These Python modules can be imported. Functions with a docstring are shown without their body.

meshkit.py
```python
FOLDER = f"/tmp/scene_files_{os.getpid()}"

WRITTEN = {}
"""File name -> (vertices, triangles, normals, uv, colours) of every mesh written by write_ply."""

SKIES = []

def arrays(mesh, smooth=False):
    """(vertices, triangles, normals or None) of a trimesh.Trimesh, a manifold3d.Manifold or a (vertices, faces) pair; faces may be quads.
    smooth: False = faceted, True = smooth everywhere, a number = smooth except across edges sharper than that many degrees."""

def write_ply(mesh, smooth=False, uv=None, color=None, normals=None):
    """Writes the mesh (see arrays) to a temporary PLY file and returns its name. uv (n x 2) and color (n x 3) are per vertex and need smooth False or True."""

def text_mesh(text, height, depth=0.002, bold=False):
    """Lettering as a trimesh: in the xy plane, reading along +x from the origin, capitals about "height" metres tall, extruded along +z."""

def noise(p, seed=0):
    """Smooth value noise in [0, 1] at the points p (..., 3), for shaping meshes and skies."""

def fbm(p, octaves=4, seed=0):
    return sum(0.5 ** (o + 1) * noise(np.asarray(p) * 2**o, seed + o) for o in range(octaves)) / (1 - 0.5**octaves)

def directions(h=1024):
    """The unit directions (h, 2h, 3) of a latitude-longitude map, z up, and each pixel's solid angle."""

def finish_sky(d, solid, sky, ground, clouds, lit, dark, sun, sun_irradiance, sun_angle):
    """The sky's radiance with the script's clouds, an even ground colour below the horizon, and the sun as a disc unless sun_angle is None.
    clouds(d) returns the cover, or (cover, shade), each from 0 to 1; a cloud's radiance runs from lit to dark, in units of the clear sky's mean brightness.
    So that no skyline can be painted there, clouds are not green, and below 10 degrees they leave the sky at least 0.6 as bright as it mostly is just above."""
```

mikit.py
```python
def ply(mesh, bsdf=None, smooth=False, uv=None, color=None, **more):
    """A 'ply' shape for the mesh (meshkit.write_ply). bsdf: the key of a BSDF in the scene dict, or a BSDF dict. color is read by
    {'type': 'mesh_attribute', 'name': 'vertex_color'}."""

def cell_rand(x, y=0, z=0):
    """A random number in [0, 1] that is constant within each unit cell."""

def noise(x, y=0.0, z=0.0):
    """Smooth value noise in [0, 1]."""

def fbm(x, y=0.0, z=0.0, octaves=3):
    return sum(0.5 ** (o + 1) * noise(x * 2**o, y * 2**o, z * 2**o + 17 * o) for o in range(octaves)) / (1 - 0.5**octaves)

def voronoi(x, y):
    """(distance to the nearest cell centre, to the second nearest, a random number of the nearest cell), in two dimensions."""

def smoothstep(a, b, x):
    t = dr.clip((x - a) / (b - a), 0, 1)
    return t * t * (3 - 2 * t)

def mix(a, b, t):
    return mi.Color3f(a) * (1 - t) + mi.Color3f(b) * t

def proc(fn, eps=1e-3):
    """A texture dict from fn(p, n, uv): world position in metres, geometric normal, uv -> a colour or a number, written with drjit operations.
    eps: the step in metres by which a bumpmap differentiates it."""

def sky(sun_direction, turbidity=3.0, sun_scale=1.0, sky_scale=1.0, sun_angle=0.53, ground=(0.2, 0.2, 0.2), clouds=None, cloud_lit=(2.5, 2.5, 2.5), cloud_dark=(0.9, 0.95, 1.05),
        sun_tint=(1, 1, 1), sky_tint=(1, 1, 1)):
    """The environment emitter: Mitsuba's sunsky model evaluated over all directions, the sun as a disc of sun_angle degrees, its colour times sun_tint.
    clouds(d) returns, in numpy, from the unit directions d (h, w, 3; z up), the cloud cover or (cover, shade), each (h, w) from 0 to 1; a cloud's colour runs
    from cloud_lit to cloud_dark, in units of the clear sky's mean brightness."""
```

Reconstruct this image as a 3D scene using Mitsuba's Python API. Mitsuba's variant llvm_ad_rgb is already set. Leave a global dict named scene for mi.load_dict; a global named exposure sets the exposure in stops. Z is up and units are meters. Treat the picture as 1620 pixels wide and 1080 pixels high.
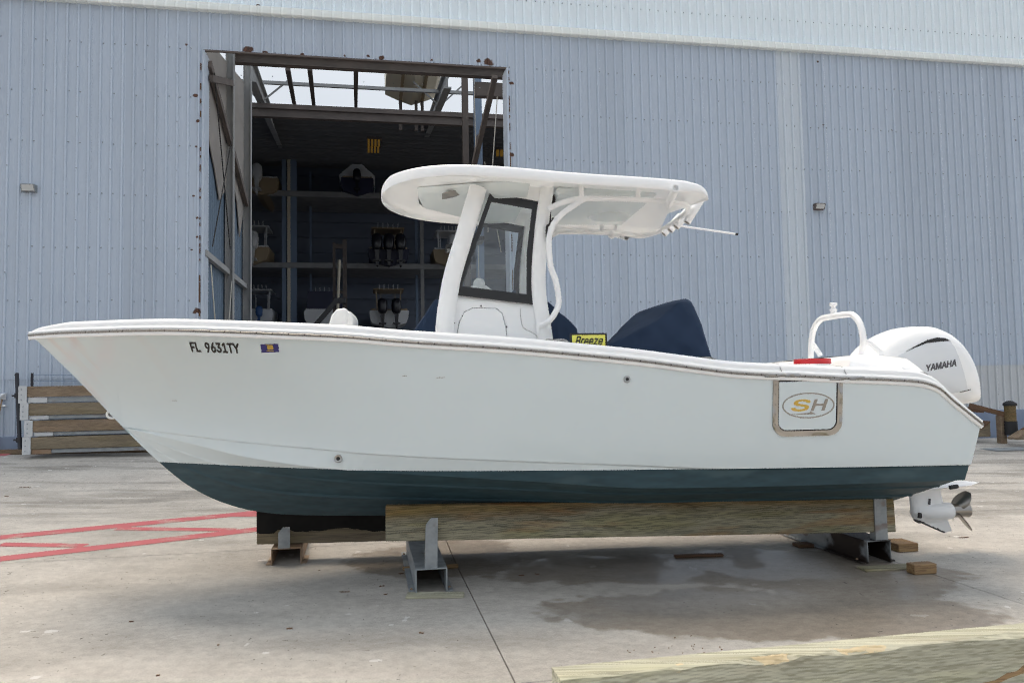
import math
import numpy as np, trimesh, manifold3d as m3, mitsuba as mi, drjit as dr
from scipy.interpolate import PchipInterpolator
from shapely.geometry import Polygon, Point, LineString
import mikit, meshkit
from mikit import proc, noise, fbm, smoothstep, mix, ply

T = mi.ScalarTransform4f
scene, labels = {}, {}
rng = np.random.default_rng(7)
sin, cos, rad = math.sin, math.cos, math.radians

# ------------------------------------------------------------------ camera, sky, exposure
FOCAL, PITCH, ROLL, EYE = 1215.0 / 1620.0, 0.0575, 0.018, 1.7
fwd = np.array([0, cos(PITCH), sin(PITCH)])
up0, right0 = np.array([0, -sin(PITCH), cos(PITCH)]), np.array([1.0, 0, 0])
up = up0 * cos(ROLL) + right0 * sin(ROLL)
scene['camera'] = dict(type='perspective', fov=math.degrees(2 * math.atan(0.5 / FOCAL)), fov_axis='x', near_clip=0.05, far_clip=400.0,
                       to_world=T().look_at(origin=[0, 0, EYE], target=[float(fwd[0]), float(fwd[1]), float(EYE + fwd[2])], up=[float(v) for v in up]))
def clouds(d):
    n = meshkit.fbm(d * np.array([3.0, 3.0, 7.0]) + 11.3, 4)
    return np.ones(d.shape[:2]), np.clip(0.95 - 0.95 * np.clip(d[..., 2], 0, 1) + (n - 0.5) * 0.9, 0, 1)   # an overcast sky: brightest overhead
scene['sky'] = mikit.sky((-0.28, 0.36, 1.0), turbidity=3.0, sun_scale=0.60, sun_angle=34.0, clouds=clouds, cloud_lit=(2.9, 3.08, 3.3), cloud_dark=(2.1, 2.26, 2.46))
exposure = 1.68

# ------------------------------------------------------------------ frames: the wall (s along it, t behind it) and the boat (x to the stern, y to starboard)
TH, WALL_Y, PSI, BOAT_Y = rad(10.6), 16.0, rad(6.0), 7.2
def frame(ang, y0):
    m = np.eye(4); m[:2, :2] = [[cos(ang), -sin(ang)], [sin(ang), cos(ang)]]; m[1, 3] = y0
    return m
FW, FB, FG = frame(TH, WALL_Y), frame(PSI, BOAT_Y), np.eye(4)
def to(fr, v):
    v = np.atleast_2d(np.asarray(v, float)); return v @ fr[:3, :3].T + fr[:3, 3]
def wall_st(x, y):
    y = y - WALL_Y; return x * cos(TH) + y * sin(TH), -x * sin(TH) + y * cos(TH)
def ground_z(x, y):
    s, t = wall_st(np.asarray(x, float), np.asarray(y, float))
    rise = np.clip(0.49 - 0.0159 * s, 0.2, 0.8)
    return rise * np.clip((t + 8.3) / 8.3, 0, 1) ** 1.25

# ------------------------------------------------------------------ mesh helpers
def tm(v, f): return trimesh.Trimesh(np.asarray(v, float), np.asarray(f), process=False)
def man(m): mm = m.to_mesh(); return tm(mm.vert_properties[:, :3], mm.tri_verts)
def cat(*ms):
    l = []
    for m in ms: l += list(m) if isinstance(m, (list, tuple)) else [m]
    return trimesh.util.concatenate(l)
def box(x0, x1, y0, y1, z0, z1, ch=0.0):
    if ch <= 0:
        return trimesh.creation.box(extents=[x1 - x0, y1 - y0, z1 - z0], transform=trimesh.transformations.translation_matrix([(x0 + x1) / 2, (y0 + y1) / 2, (z0 + z1) / 2]))
    p = []
    for x, sx in ((x0, 1), (x1, -1)):
        for y, sy in ((y0, 1), (y1, -1)):
            for z, sz in ((z0, 1), (z1, -1)):
                p += [(x + sx * ch, y + sy * ch, z), (x + sx * ch, y, z + sz * ch), (x, y + sy * ch, z + sz * ch)]
    return man(m3.Manifold.hull_points(np.array(p, np.float32)))
def hull(p): return man(m3.Manifold.hull_points(np.asarray(p, np.float32)))
def beam_between(a, b, w, h, roll=0.0):
    """a bar of section w x h from a to b"""
    a, b = np.array(a, float), np.array(b, float); d = b - a; L = np.linalg.norm(d); d /= L
    u = np.cross(d, [0, 0, 1.0] if abs(d[2]) < 0.95 else [0, 1.0, 0]); u /= np.linalg.norm(u); v = np.cross(u, d)
    m = trimesh.creation.box(extents=[w, h, L]); R = np.eye(4); R[:3, 0], R[:3, 1], R[:3, 2], R[:3, 3] = u, v, d, (a + b) / 2
    m.apply_transform(R); return m
def smooth_path(p, n=8):
    p = np.asarray(p, float)
    k = np.r_[0, np.cumsum(np.linalg.norm(np.diff(p, axis=0), axis=1))]
    q = np.linspace(0, k[-1], (len(p) - 1) * n + 1)
    if len(p) < 3: return np.stack([np.interp(q, k, p[:, i]) for i in range(3)], 1)
    return np.stack([PchipInterpolator(k, p[:, i])(q) for i in range(3)], 1)
def tube(path, ra, rb=None, sides=10, cap=True, side=(0, 1.0, 0)):
    """swept tube; ra / rb the half widths across and along the direction `side`"""
    p = np.asarray(path, float); rb = ra if rb is None else rb
    ra, rb = np.broadcast_to(ra, len(p)), np.broadcast_to(rb, len(p))
    t = np.gradient(p, axis=0); t /= np.linalg.norm(t, axis=1, keepdims=True)
    s = np.asarray(side, float)
    b = s - (t @ s)[:, None] * t; nb = np.linalg.norm(b, axis=1)
    alt = np.cross(t, [0.3, 0.2, 1.0]); b[nb < 0.15] = alt[nb < 0.15]
    for i in range(1, len(b)):
        if nb[i] < 0.15: b[i] = b[i - 1] - (t[i] @ b[i - 1]) * t[i]
    b /= np.linalg.norm(b, axis=1, keepdims=True)
    a = np.cross(b, t); ang = np.arange(sides) * 2 * np.pi / sides + np.pi / sides
    v = p[:, None] + ra[:, None, None] * np.cos(ang)[None, :, None] * a[:, None] + rb[:, None, None] * np.sin(ang)[None, :, None] * b[:, None]
    i, j = np.meshgrid(np.arange(len(p) - 1), np.arange(sides), indexing='ij')
    q = np.stack([i * sides + j, i * sides + (j + 1) % sides, (i + 1) * sides + (j + 1) % sides, (i + 1) * sides + j], -1).reshape(-1, 4)
    f = np.vstack([q[:, [0, 1, 2]], q[:, [0, 2, 3]]]); v = v.reshape(-1, 3)
    if cap:
        n = len(v); v = np.vstack([v, p[:1], p[-1:]]); k = np.arange(sides); e = (len(p) - 1) * sides
        f = np.vstack([f, np.stack([k, np.full(sides, n), (k + 1) % sides], 1)[:, [0, 1, 2]], np.stack([e + k, e + (k + 1) % sides, np.full(sides, n + 1)], 1)])
    m = tm(v, f); 
    if m.volume < 0: m.invert()
    return m
def prism(poly, y0, y1, bev=0.0):
    """polygon in (x, z) made solid between y0 and y1, with small bevels"""
    g = poly if isinstance(poly, Polygon) else Polygon(poly)
    if bev > 0:
        cs = [g.buffer(-bev, join_style=2), g]
        def ex(gg, a, b):
            m = trimesh.creation.extrude_polygon(gg, b - a, engine='earcut'); return m, a
        parts = [ex(cs[1], y0 + bev, y1 - bev), ex(cs[0], y0, y1)]
        ms = []
        for m, a in parts:
            v = m.vertices.copy(); ms.append(tm(np.stack([v[:, 0], v[:, 2] + a, v[:, 1]], 1), m.faces[:, ::-1]))
        return cat(ms)
    m = trimesh.creation.extrude_polygon(g, y1 - y0, engine='earcut'); v = m.vertices
    return tm(np.stack([v[:, 0], v[:, 2] + y0, v[:, 1]], 1), m.faces[:, ::-1])
def ribbon(path, w):
    """a flat shape (x, z) of width w about a path in (x, z)"""
    return LineString([(p[0], p[-1]) for p in path]).buffer(w / 2, cap_style=1)
def lathe(prof, c=(0, 0, 0), axis=(0, 0, 1), n=20):
    prof = np.asarray(prof, float)
    m = trimesh.creation.revolve(prof, sections=n)
    R = trimesh.geometry.align_vectors([0, 0, 1], axis); R[:3, 3] = c; m.apply_transform(R); return m
def grid(P):
    """faces of a lattice of points (n, m, 3)"""
    P = np.asarray(P, float); n, m = P.shape[:2]
    i, j = np.meshgrid(np.arange(n - 1), np.arange(m - 1), indexing='ij')
    q = np.stack([i * m + j, i * m + j + 1, (i + 1) * m + j + 1, (i + 1) * m + j], -1).reshape(-1, 4)
    return tm(P.reshape(-1, 3), np.vstack([q[:, [0, 1, 2]], q[:, [0, 2, 3]]]))
def subdiv(m, n): 
    for _ in range(n): m = m.subdivide()
    m.merge_vertices(); return m
def mirror(m):
    v = m.vertices.copy(); v[:, 1] *= -1; return tm(v, np.asarray(m.faces)[:, ::-1])
def moved(m, d): m = m.copy(); m.apply_translation(d); return m
def turned(m, deg, axis=(0, 0, 1), c=(0, 0, 0)):
    m = m.copy(); m.apply_transform(trimesh.transformations.rotation_matrix(rad(deg), axis, c)); return m
def rough_up(m, amp, scale, seed=0):
    m = m.copy(); p = m.vertices / scale
    m.vertices = m.vertices + amp * (np.stack([meshkit.fbm(p + 17 * k, 3, seed + 5 * k) for k in range(3)], 1) - 0.5) * 2
    return m

# ------------------------------------------------------------------ scene helpers
def key_for(name):
    if name not in labels and name not in scene and not any(k.startswith(name + '__') for k in scene): return name
    i = 1
    while True:
        k = f'{name}_{i:03d}'
        if k not in labels and k not in scene and not any(q.startswith(k + '__') for q in scene): return k
        i += 1
def thing(name, label, category, group=None):
    k = key_for(name); labels[k] = dict(label=label, category=category)
    if group: labels[k]['group'] = group
    return k
def part(parent, name, mesh, mat, fr=None, smooth=30, label=None, kind=None):
    base = f'{parent}__{name}' if parent else name
    k, i = base, 1
    while k in scene: k = f'{base}_{i:03d}'; i += 1
    m = mesh if fr is None else tm(to(fr, mesh.vertices), mesh.faces)
    scene[k] = ply(m, mat, smooth=smooth)
    if label or kind:
        labels[k] = {**labels.get(k, {})}
        if label: labels[k]['label'] = label
        if kind: labels[k]['kind'] = kind
    return k
def solo(name, mesh, mat, fr, label, category, group=None, smooth=30):
    k = thing(name, label, category, group); scene[k] = ply(tm(to(fr, mesh.vertices), mesh.faces), mat, smooth=smooth); return k

# ------------------------------------------------------------------ materials
def P(name, color, rough=0.5, metal=0.0, spec=0.5, bump=None, two=True, **kw):
    c = proc(color) if callable(color) else {'type': 'rgb', 'value': list(color)}
    r = proc(rough) if callable(rough) else rough
    b = {'type': 'principled', 'base_color': c, 'roughness': r, 'metallic': metal, 'specular': spec, **kw}
    if bump: b = {'type': 'bumpmap', 'arbitrary': proc(bump[0]), 'scale': bump[1], 'bsdf': b}
    scene[name] = {'type': 'twosided', 'bsdf': b} if two else b
    return name
def st(p):
    x, y = p.x, p.y - WALL_Y
    return x * cos(TH) + y * sin(TH), -x * sin(TH) + y * cos(TH)
RUST = [(-5.281, 8.498), (-4.94, 8.467), (-4.226, 8.473), (-3.386, 8.499), (-2.914, 8.529), (-2.632, 8.506), (-1.601, 8.516), (-0.613, 8.563), (-0.396, 8.549), (0.087, 8.124), (0.072, 6.577), (-6.439, 8.539), (-6.269, 7.527), (-6.219, 7.009), (-6.24, 6.501), (-6.293, 5.518), (-6.22, 5.081), (-6.222, 3.256), (-6.322, 4.456), (-6.218, 4.707), (7.305, 9.033), (7.366, 7.549), (9.14, 7.509), (12.494, 7.907), (12.498, 7.408), (-5.087, 9.437)]
RADII = [.1, .065, .045, .025, .04, .06, .03, .06, .1, .05, .05, .035, .055, .04, .03, .03, .035, .075, .025, .03, .03, .02, .02, .02, .02, .05]
STREAKS = [((5.692, 0, 9.346)[0], 2.2), ((6.316, 0, 9.313)[0], 1.6), ((6.902, 0, 9.306)[0], 3.0), ((8.057, 0, 9.199)[0], 2.6), ((9.242, 0, 9.151)[0], 1.8), ((10.373, 0, 9.128)[0], 3.2), ((11.251, 0, 9.118)[0], 1.5), ((12.627, 0, 9.137)[0], 2.4), ((1.25, 0, 9.266)[0], 1.4), ((2.815, 0, 9.3)[0], 1.0), ((-3.19, 0, 9.298)[0], 0.8)]
def siding_colour(base, dirt=1.0):
    base = np.asarray(base)
    def fn(p, n, uv):
        s, t = st(p); z = p.z
        streak = fbm(s * 7.0, z * 0.25, 3.0, 3) - 0.5
        cloud = fbm(s * 0.5, z * 0.5, 9.0, 3) - 0.5
        fine = noise(s * 60, z * 25, 1.0) - 0.5
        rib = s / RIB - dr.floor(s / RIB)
        grime_shade = 0.5 + fbm(s * 3.0, z * 0.7, 7.0, 2)  # uneven strength for the shade line painted beside each rib
        k = 1 + 0.07 * dirt * streak + 0.06 * dirt * cloud + 0.03 * fine - 0.10 * grime_shade * smoothstep(0.08, 0.0, dr.abs(rib - 0.84)) + 0.09 * smoothstep(0.13, 0.07, dr.minimum(rib, 1 - rib))  # rib shade and highlight painted in: dark line beside, pale line on crest
        c = mi.Color3f(*[float(v) for v in base]) * k
        for a, ln in STREAKS:
            e = dr.abs(s - a + 0.015 * (noise(z * 3.0, a * 9) - 0.5))
            k = k * (1 - 0.30 * smoothstep(0.03, 0.004, e) * smoothstep(9.3 - ln, 9.2, z) * dr.select(z < 9.25, 1.0, 0.0))
        warp = 0.9 * (fbm(s * 14, z * 14, 2.0, 3) - 0.5)
        r = mi.Float(0)
        for (a, b), q in zip(RUST, RADII):
            d = dr.sqrt(dr.square(s - a) + dr.square((z - b) * 1.25)) / q
            r = dr.maximum(r, smoothstep(1.15, 0.75, d + warp))
            run = smoothstep(0.5, 0.0, dr.abs(s - a) / q + warp * 0.4) * smoothstep(-0.9, 0, (z - b)) * dr.select(z < b, 1.0, 0.0)
            r = dr.maximum(r, 0.16 * run)
        rc = mix((0.13, 0.055, 0.03), (0.035, 0.02, 0.015), noise(s * 50, z * 50))
        return mix(c, rc, r)
    return fn
RIB = 0.2
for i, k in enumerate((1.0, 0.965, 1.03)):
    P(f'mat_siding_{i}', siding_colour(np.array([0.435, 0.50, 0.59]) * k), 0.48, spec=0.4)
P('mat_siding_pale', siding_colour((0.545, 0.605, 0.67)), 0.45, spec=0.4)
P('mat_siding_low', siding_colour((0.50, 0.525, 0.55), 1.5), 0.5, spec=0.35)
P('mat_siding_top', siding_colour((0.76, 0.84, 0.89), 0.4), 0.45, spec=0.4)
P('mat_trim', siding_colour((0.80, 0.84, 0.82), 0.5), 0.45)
P('mat_curb', lambda p, n, uv: mix((0.15, 0.20, 0.30), (0.24, 0.29, 0.38), fbm(p.x * 2, p.y * 2, p.z * 4)), 0.6)
P('mat_fastener', (0.24, 0.27, 0.31), 0.5)
P('mat_rust', lambda p, n, uv: mix((0.05, 0.028, 0.02), (0.16, 0.075, 0.035), fbm(p.x * 25, p.y * 25, p.z * 25)), 0.85)
# concrete: pale trowelled slab with drifted dirt, darker wet ground round the boat
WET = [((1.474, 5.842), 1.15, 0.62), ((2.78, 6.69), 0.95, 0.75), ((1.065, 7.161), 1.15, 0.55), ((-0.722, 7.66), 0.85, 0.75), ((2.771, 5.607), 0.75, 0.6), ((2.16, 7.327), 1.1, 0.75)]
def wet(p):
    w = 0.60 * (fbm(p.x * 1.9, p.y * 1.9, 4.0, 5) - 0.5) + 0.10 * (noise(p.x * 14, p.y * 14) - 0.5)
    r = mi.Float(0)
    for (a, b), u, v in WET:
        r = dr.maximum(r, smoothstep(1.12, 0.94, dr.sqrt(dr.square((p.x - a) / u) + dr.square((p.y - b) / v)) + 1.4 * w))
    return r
def concrete(p, n, uv):
    x, y = p.x, p.y
    big = fbm(x * 0.35, y * 0.6, 1.0, 4); mid = fbm(x * 1.6, y * 3.2, 5.0, 4); fine = fbm(x * 18, y * 26, 8.0, 3); grit = noise(x * 130, y * 130)
    k = 0.72 + 0.38 * (big - 0.5) + 0.55 * (mid - 0.5) + 0.62 * (fine - 0.5) + 0.36 * (grit - 0.5)
    c = mix((0.265, 0.247, 0.222), (0.445, 0.42, 0.384), dr.clip(k, 0, 1.1))
    c = c * (1 - 0.17 * smoothstep(0.50, 0.78, fbm(x * 0.9 + 7, y * 1.9, 2.0, 5)))
    # brushed grime across the yard further back
    drift = smoothstep(0.50, 0.72, fbm(x * 0.55, y * 3.4, 6.0, 4)) * smoothstep(8.0, 10.5, y)
    c = c * (1 - 0.33 * drift)
    chip = smoothstep(0.845, 0.875, fbm(x * 5.5 + 3, y * 5.5, 12.0, 3)); c = mix(c, (0.60, 0.59, 0.58), chip * 0.6)
    speck = smoothstep(0.93, 0.97, noise(x * 30, y * 30, 3.0)) * smoothstep(0.5, 0.62, fbm(x * 1.3, y * 1.3, 20.0, 2)); c = c * (1 - 0.55 * speck)
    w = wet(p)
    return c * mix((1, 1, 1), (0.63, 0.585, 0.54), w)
P('mat_concrete', concrete, lambda p, n, uv: 0.78 - 0.50 * wet(p) * (0.55 + 0.45 * smoothstep(0.42, 0.6, fbm(p.x * 2.3, p.y * 2.3, 40.0, 3))), spec=0.5,
  bump=(lambda p, n, uv: fbm(p.x * 40, p.y * 40, 2.0, 3) * (1 - 0.8 * wet(p)), 0.003))
P('mat_joint', (0.06, 0.055, 0.05), 0.9)
P('mat_red_paint', lambda p, n, uv: mix((0.40, 0.105, 0.115), (0.38, 0.26, 0.235), smoothstep(0.58, 0.92, fbm(p.x * 5, p.y * 9, 3.0, 4) + 0.2 * noise(p.x * 60, p.y * 60) - 0.1)), 0.7)
# boat
P('mat_gelcoat', lambda p, n, uv: mix((0.64, 0.715, 0.745), (0.655, 0.635, 0.63), 0.8 * smoothstep(0.50, 0.64, fbm((p.x + p.z * 0.7) * 4.5, p.z * 0.9, 2.0, 3)) * smoothstep(-2.7, -3.3, p.x) * smoothstep(1.45, 1.75, p.z)), 0.09, spec=0.5, clearcoat=0.35, clearcoat_gloss=0.9)
P('mat_white', (0.90, 0.905, 0.905), 0.22, spec=0.5, clearcoat=0.3, clearcoat_gloss=0.9)
P('mat_underside', (0.68, 0.73, 0.735), 0.3)
def antifoul(p, n, uv):
    x, z = p.x, p.z
    a = fbm(x * 1.2, p.y * 3, z * 7, 4); b = fbm(x * 9, p.y * 9, z * 30, 3)
    c = mix((0.018, 0.045, 0.060), (0.034, 0.077, 0.098), a)
    c = c * (0.72 + 0.56 * b)
    c = mix(c, (0.085, 0.135, 0.15), 0.35 * smoothstep(0.55, 0.75, fbm(x * 2.3, p.y * 4, z * 5, 4)) * smoothstep(0.80, 0.95, z))
    scum = smoothstep(0.60, 0.75, fbm(x * 6, p.y * 8, z * 10, 3)) * smoothstep(2.3, 3.2, x) * smoothstep(0.74, 0.66, z) * smoothstep(6.0, 6.5, p.y); 
    return mix(c, (0.16, 0.13, 0.10), 0.7 * scum)
P('mat_antifoul', antifoul, 0.5, spec=0.4)
P('mat_stainless', (0.40, 0.39, 0.375), 0.09, metal=1.0, bump=(lambda p, n, uv: fbm(p.x * 7, p.y * 7, p.z * 7, 2), 0.05))
P('mat_rail', (0.31, 0.295, 0.275), 0.3, metal=0.9)
P('mat_black', (0.018, 0.019, 0.021), 0.35)
P('mat_rubber', (0.02, 0.02, 0.022), 0.7)
P('mat_canvas', lambda p, n, uv: mix((0.016, 0.030, 0.060), (0.034, 0.054, 0.098), fbm(p.x * 7, p.y * 7, p.z * 7)), 0.85, spec=0.15, sheen=0.4, bump=(lambda p, n, uv: fbm(p.x * 30, p.y * 30, p.z * 30, 3), 0.004))
P('mat_vinyl', (0.80, 0.80, 0.78), 0.4)
P('mat_frame_black', (0.012, 0.013, 0.014), 0.3)
scene['mat_glass'] = {'type': 'thindielectric', 'int_ior': 1.5, 'specular_transmittance': {'type': 'rgb', 'value': [0.80, 0.83, 0.83]}}
P('mat_cowl_grey', (0.72, 0.745, 0.77), 0.2, clearcoat=0.5, clearcoat_gloss=0.95)
P('mat_letter_grey', (0.10, 0.10, 0.11), 0.35, metal=0.5)
P('mat_prop', (0.30, 0.285, 0.265), 0.22, metal=1.0)
P('mat_gearcase', lambda p, n, uv: mix((0.72, 0.73, 0.74), (0.045, 0.045, 0.05), smoothstep(-0.004, 0.004, 0.330 - 0.4526 * (p.x / 0.9945 - 3.94) - p.z + 0.03 * (fbm(p.x * 40, p.y * 40, p.z * 40) - 0.5)) * smoothstep(0.335, 0.325, p.z)), 0.28)
P('mat_ink', (0.012, 0.012, 0.012), 0.5)
P('mat_gold', (0.62, 0.43, 0.10), 0.35, metal=0.6)
P('mat_sticker_blue', (0.035, 0.03, 0.16), 0.5)
P('mat_sticker_gold', (0.50, 0.33, 0.06), 0.5)
P('mat_sign', lambda p, n, uv: mix((0.88, 0.84, 0.14), (0.80, 0.76, 0.16), noise(p.x * 9, p.y * 9, p.z * 9)), 0.5)
P('mat_red', (0.50, 0.02, 0.025), 0.35)
# timber, steel
def timber(light, dark, green=0.0, ochre=0.0, f=1.0):
    """sawn softwood lying roughly along x: long fine grain lines that bow round knots, with stains"""
    def fn(p, n, uv):
        x, y, z = p.x, p.y, p.z
        wob = 0.10 * (fbm(x * 0.45, y * 0.8, z * 1.5, 4) - 0.5)
        u, v = (y + wob) * f, (z + wob) * f
        lines = noise(x * 0.20, u * 95, v * 120); fine = noise(x * 0.9, u * 240, v * 300); broad = fbm(x * 0.22, u * 16, v * 26, 3)
        c = mix(dark, light, dr.clip(0.55 * smoothstep(0.2, 0.75, lines) + 0.25 * fine + 0.75 * (broad - 0.5) + 0.22, 0, 1))
        m = smoothstep(0.46, 0.70, fbm(x * 0.8, y * 6, z * 9, 3))
        c = mix(c, c * mi.Color3f(0.82, 0.84, 0.46), green * m)
        c = mix(c, mi.Color3f(0.26, 0.125, 0.03) * (0.45 + lines * 0.7), ochre * smoothstep(0.52, 0.74, fbm(x * 1.3 + 5, y * 6, z * 10 + 2, 4)))
        grime_shade = 0.74 + 0.52 * fbm(x * 1.7, y * 9, z * 9, 4)
        return c * grime_shade
    return fn
GR = (lambda p, n, uv: fbm(p.x * 2, p.y * 70, p.z * 95, 3), 0.006)
_bunk = timber((0.255, 0.23, 0.165), (0.065, 0.06, 0.044), 0.5, 0.55)
def bunk_colour(p, n, uv):
    # the upper half stained brown by the wet hull, the lower half bleached
    c = _bunk(p, n, uv); h = p.z - (0.605 - 0.018 * p.x) + 0.10 * (fbm(p.x * 1.1, p.y * 5, p.z * 5, 3) - 0.5)
    c = mix(c, c * mi.Color3f(0.86, 0.68, 0.46), smoothstep(-0.03, 0.05, h))
    return mix(c, c * 1.25 + mi.Color3f(0.015, 0.02, 0.015), smoothstep(-0.02, -0.09, h))
P('mat_bunk', bunk_colour, 0.75, spec=0.3, bump=GR)
P('mat_fresh_timber', timber((0.50, 0.49, 0.385), (0.22, 0.212, 0.15), 0.25, 0.10), 0.7, spec=0.3, bump=GR)
P('mat_old_timber', timber((0.29, 0.215, 0.15), (0.13, 0.098, 0.072), 0.1, 0.1), 0.8, spec=0.25, bump=GR)
P('mat_old_timber_b', timber((0.25, 0.205, 0.145), (0.125, 0.105, 0.078), 0.2, 0.06), 0.8, spec=0.25)
P('mat_block', timber((0.34, 0.22, 0.11), (0.13, 0.075, 0.04), 0.1, 0.3), 0.6, spec=0.4)
P('mat_split_wood', timber((0.62, 0.52, 0.34), (0.40, 0.31, 0.17)), 0.8)
P('mat_scrap', timber((0.16, 0.09, 0.05), (0.06, 0.035, 0.025)), 0.8)
P('mat_tar', lambda p, n, uv: mix((0.010, 0.010, 0.011), (0.024, 0.022, 0.020), fbm(p.x * 8, p.y * 8, p.z * 8)), 0.9, spec=0.2)
def galv(stain):
    def fn(p, n, uv):
        a = fbm(p.x * 14, p.y * 14, p.z * 14, 3); b = noise(p.x * 55, p.y * 55, p.z * 55)
        c = mix((0.20, 0.225, 0.245), (0.36, 0.385, 0.40), dr.clip(a + 0.25 * (b - 0.5), 0, 1))
        r = smoothstep(0.64, 0.76, fbm(p.x * 6, p.y * 6, p.z * 9 + 4, 3)); c = mix(c, (0.17, 0.085, 0.045), 0.5 * r)
        if stain:
            g = smoothstep(0.34, 0.20, dr.abs((p.y - 7.45) + 0.35 * (fbm(p.x * 9, p.y * 9, p.z * 9, 3) - 0.5)) + 0.1 * (p.z - 0.2))
            c = mix(c, (0.020, 0.012, 0.009), g)
        return c
    return fn
P('mat_galv', galv(False), 0.5, metal=0.35)
P('mat_galv_stained', galv(True), 0.55, metal=0.25)
P('mat_galv_rust', lambda p, n, uv: mix((0.36, 0.27, 0.19), (0.20, 0.11, 0.06), fbm(p.x * 9, p.y * 9, p.z * 9)), 0.7)
# warehouse interior
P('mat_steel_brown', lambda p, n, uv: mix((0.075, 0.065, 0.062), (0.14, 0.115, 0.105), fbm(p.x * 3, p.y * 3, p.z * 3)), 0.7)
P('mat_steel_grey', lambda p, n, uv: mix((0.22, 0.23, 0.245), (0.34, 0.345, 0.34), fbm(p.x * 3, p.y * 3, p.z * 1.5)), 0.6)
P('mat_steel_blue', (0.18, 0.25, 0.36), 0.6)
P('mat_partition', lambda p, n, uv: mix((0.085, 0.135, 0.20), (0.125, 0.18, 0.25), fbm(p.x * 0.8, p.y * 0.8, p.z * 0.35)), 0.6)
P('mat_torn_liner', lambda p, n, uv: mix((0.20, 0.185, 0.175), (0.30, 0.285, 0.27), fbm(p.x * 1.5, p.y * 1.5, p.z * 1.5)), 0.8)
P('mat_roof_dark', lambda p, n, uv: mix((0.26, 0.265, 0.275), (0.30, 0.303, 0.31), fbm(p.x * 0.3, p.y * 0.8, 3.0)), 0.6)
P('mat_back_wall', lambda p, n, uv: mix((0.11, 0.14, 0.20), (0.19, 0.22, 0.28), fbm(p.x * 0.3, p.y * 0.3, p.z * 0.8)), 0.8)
P('mat_purlin', (0.15, 0.155, 0.165), 0.7)
P('mat_zinc', lambda p, n, uv: mix((0.44, 0.46, 0.48), (0.60, 0.62, 0.63), fbm(p.x * 8, p.y * 8, p.z * 8)), 0.5)
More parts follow.
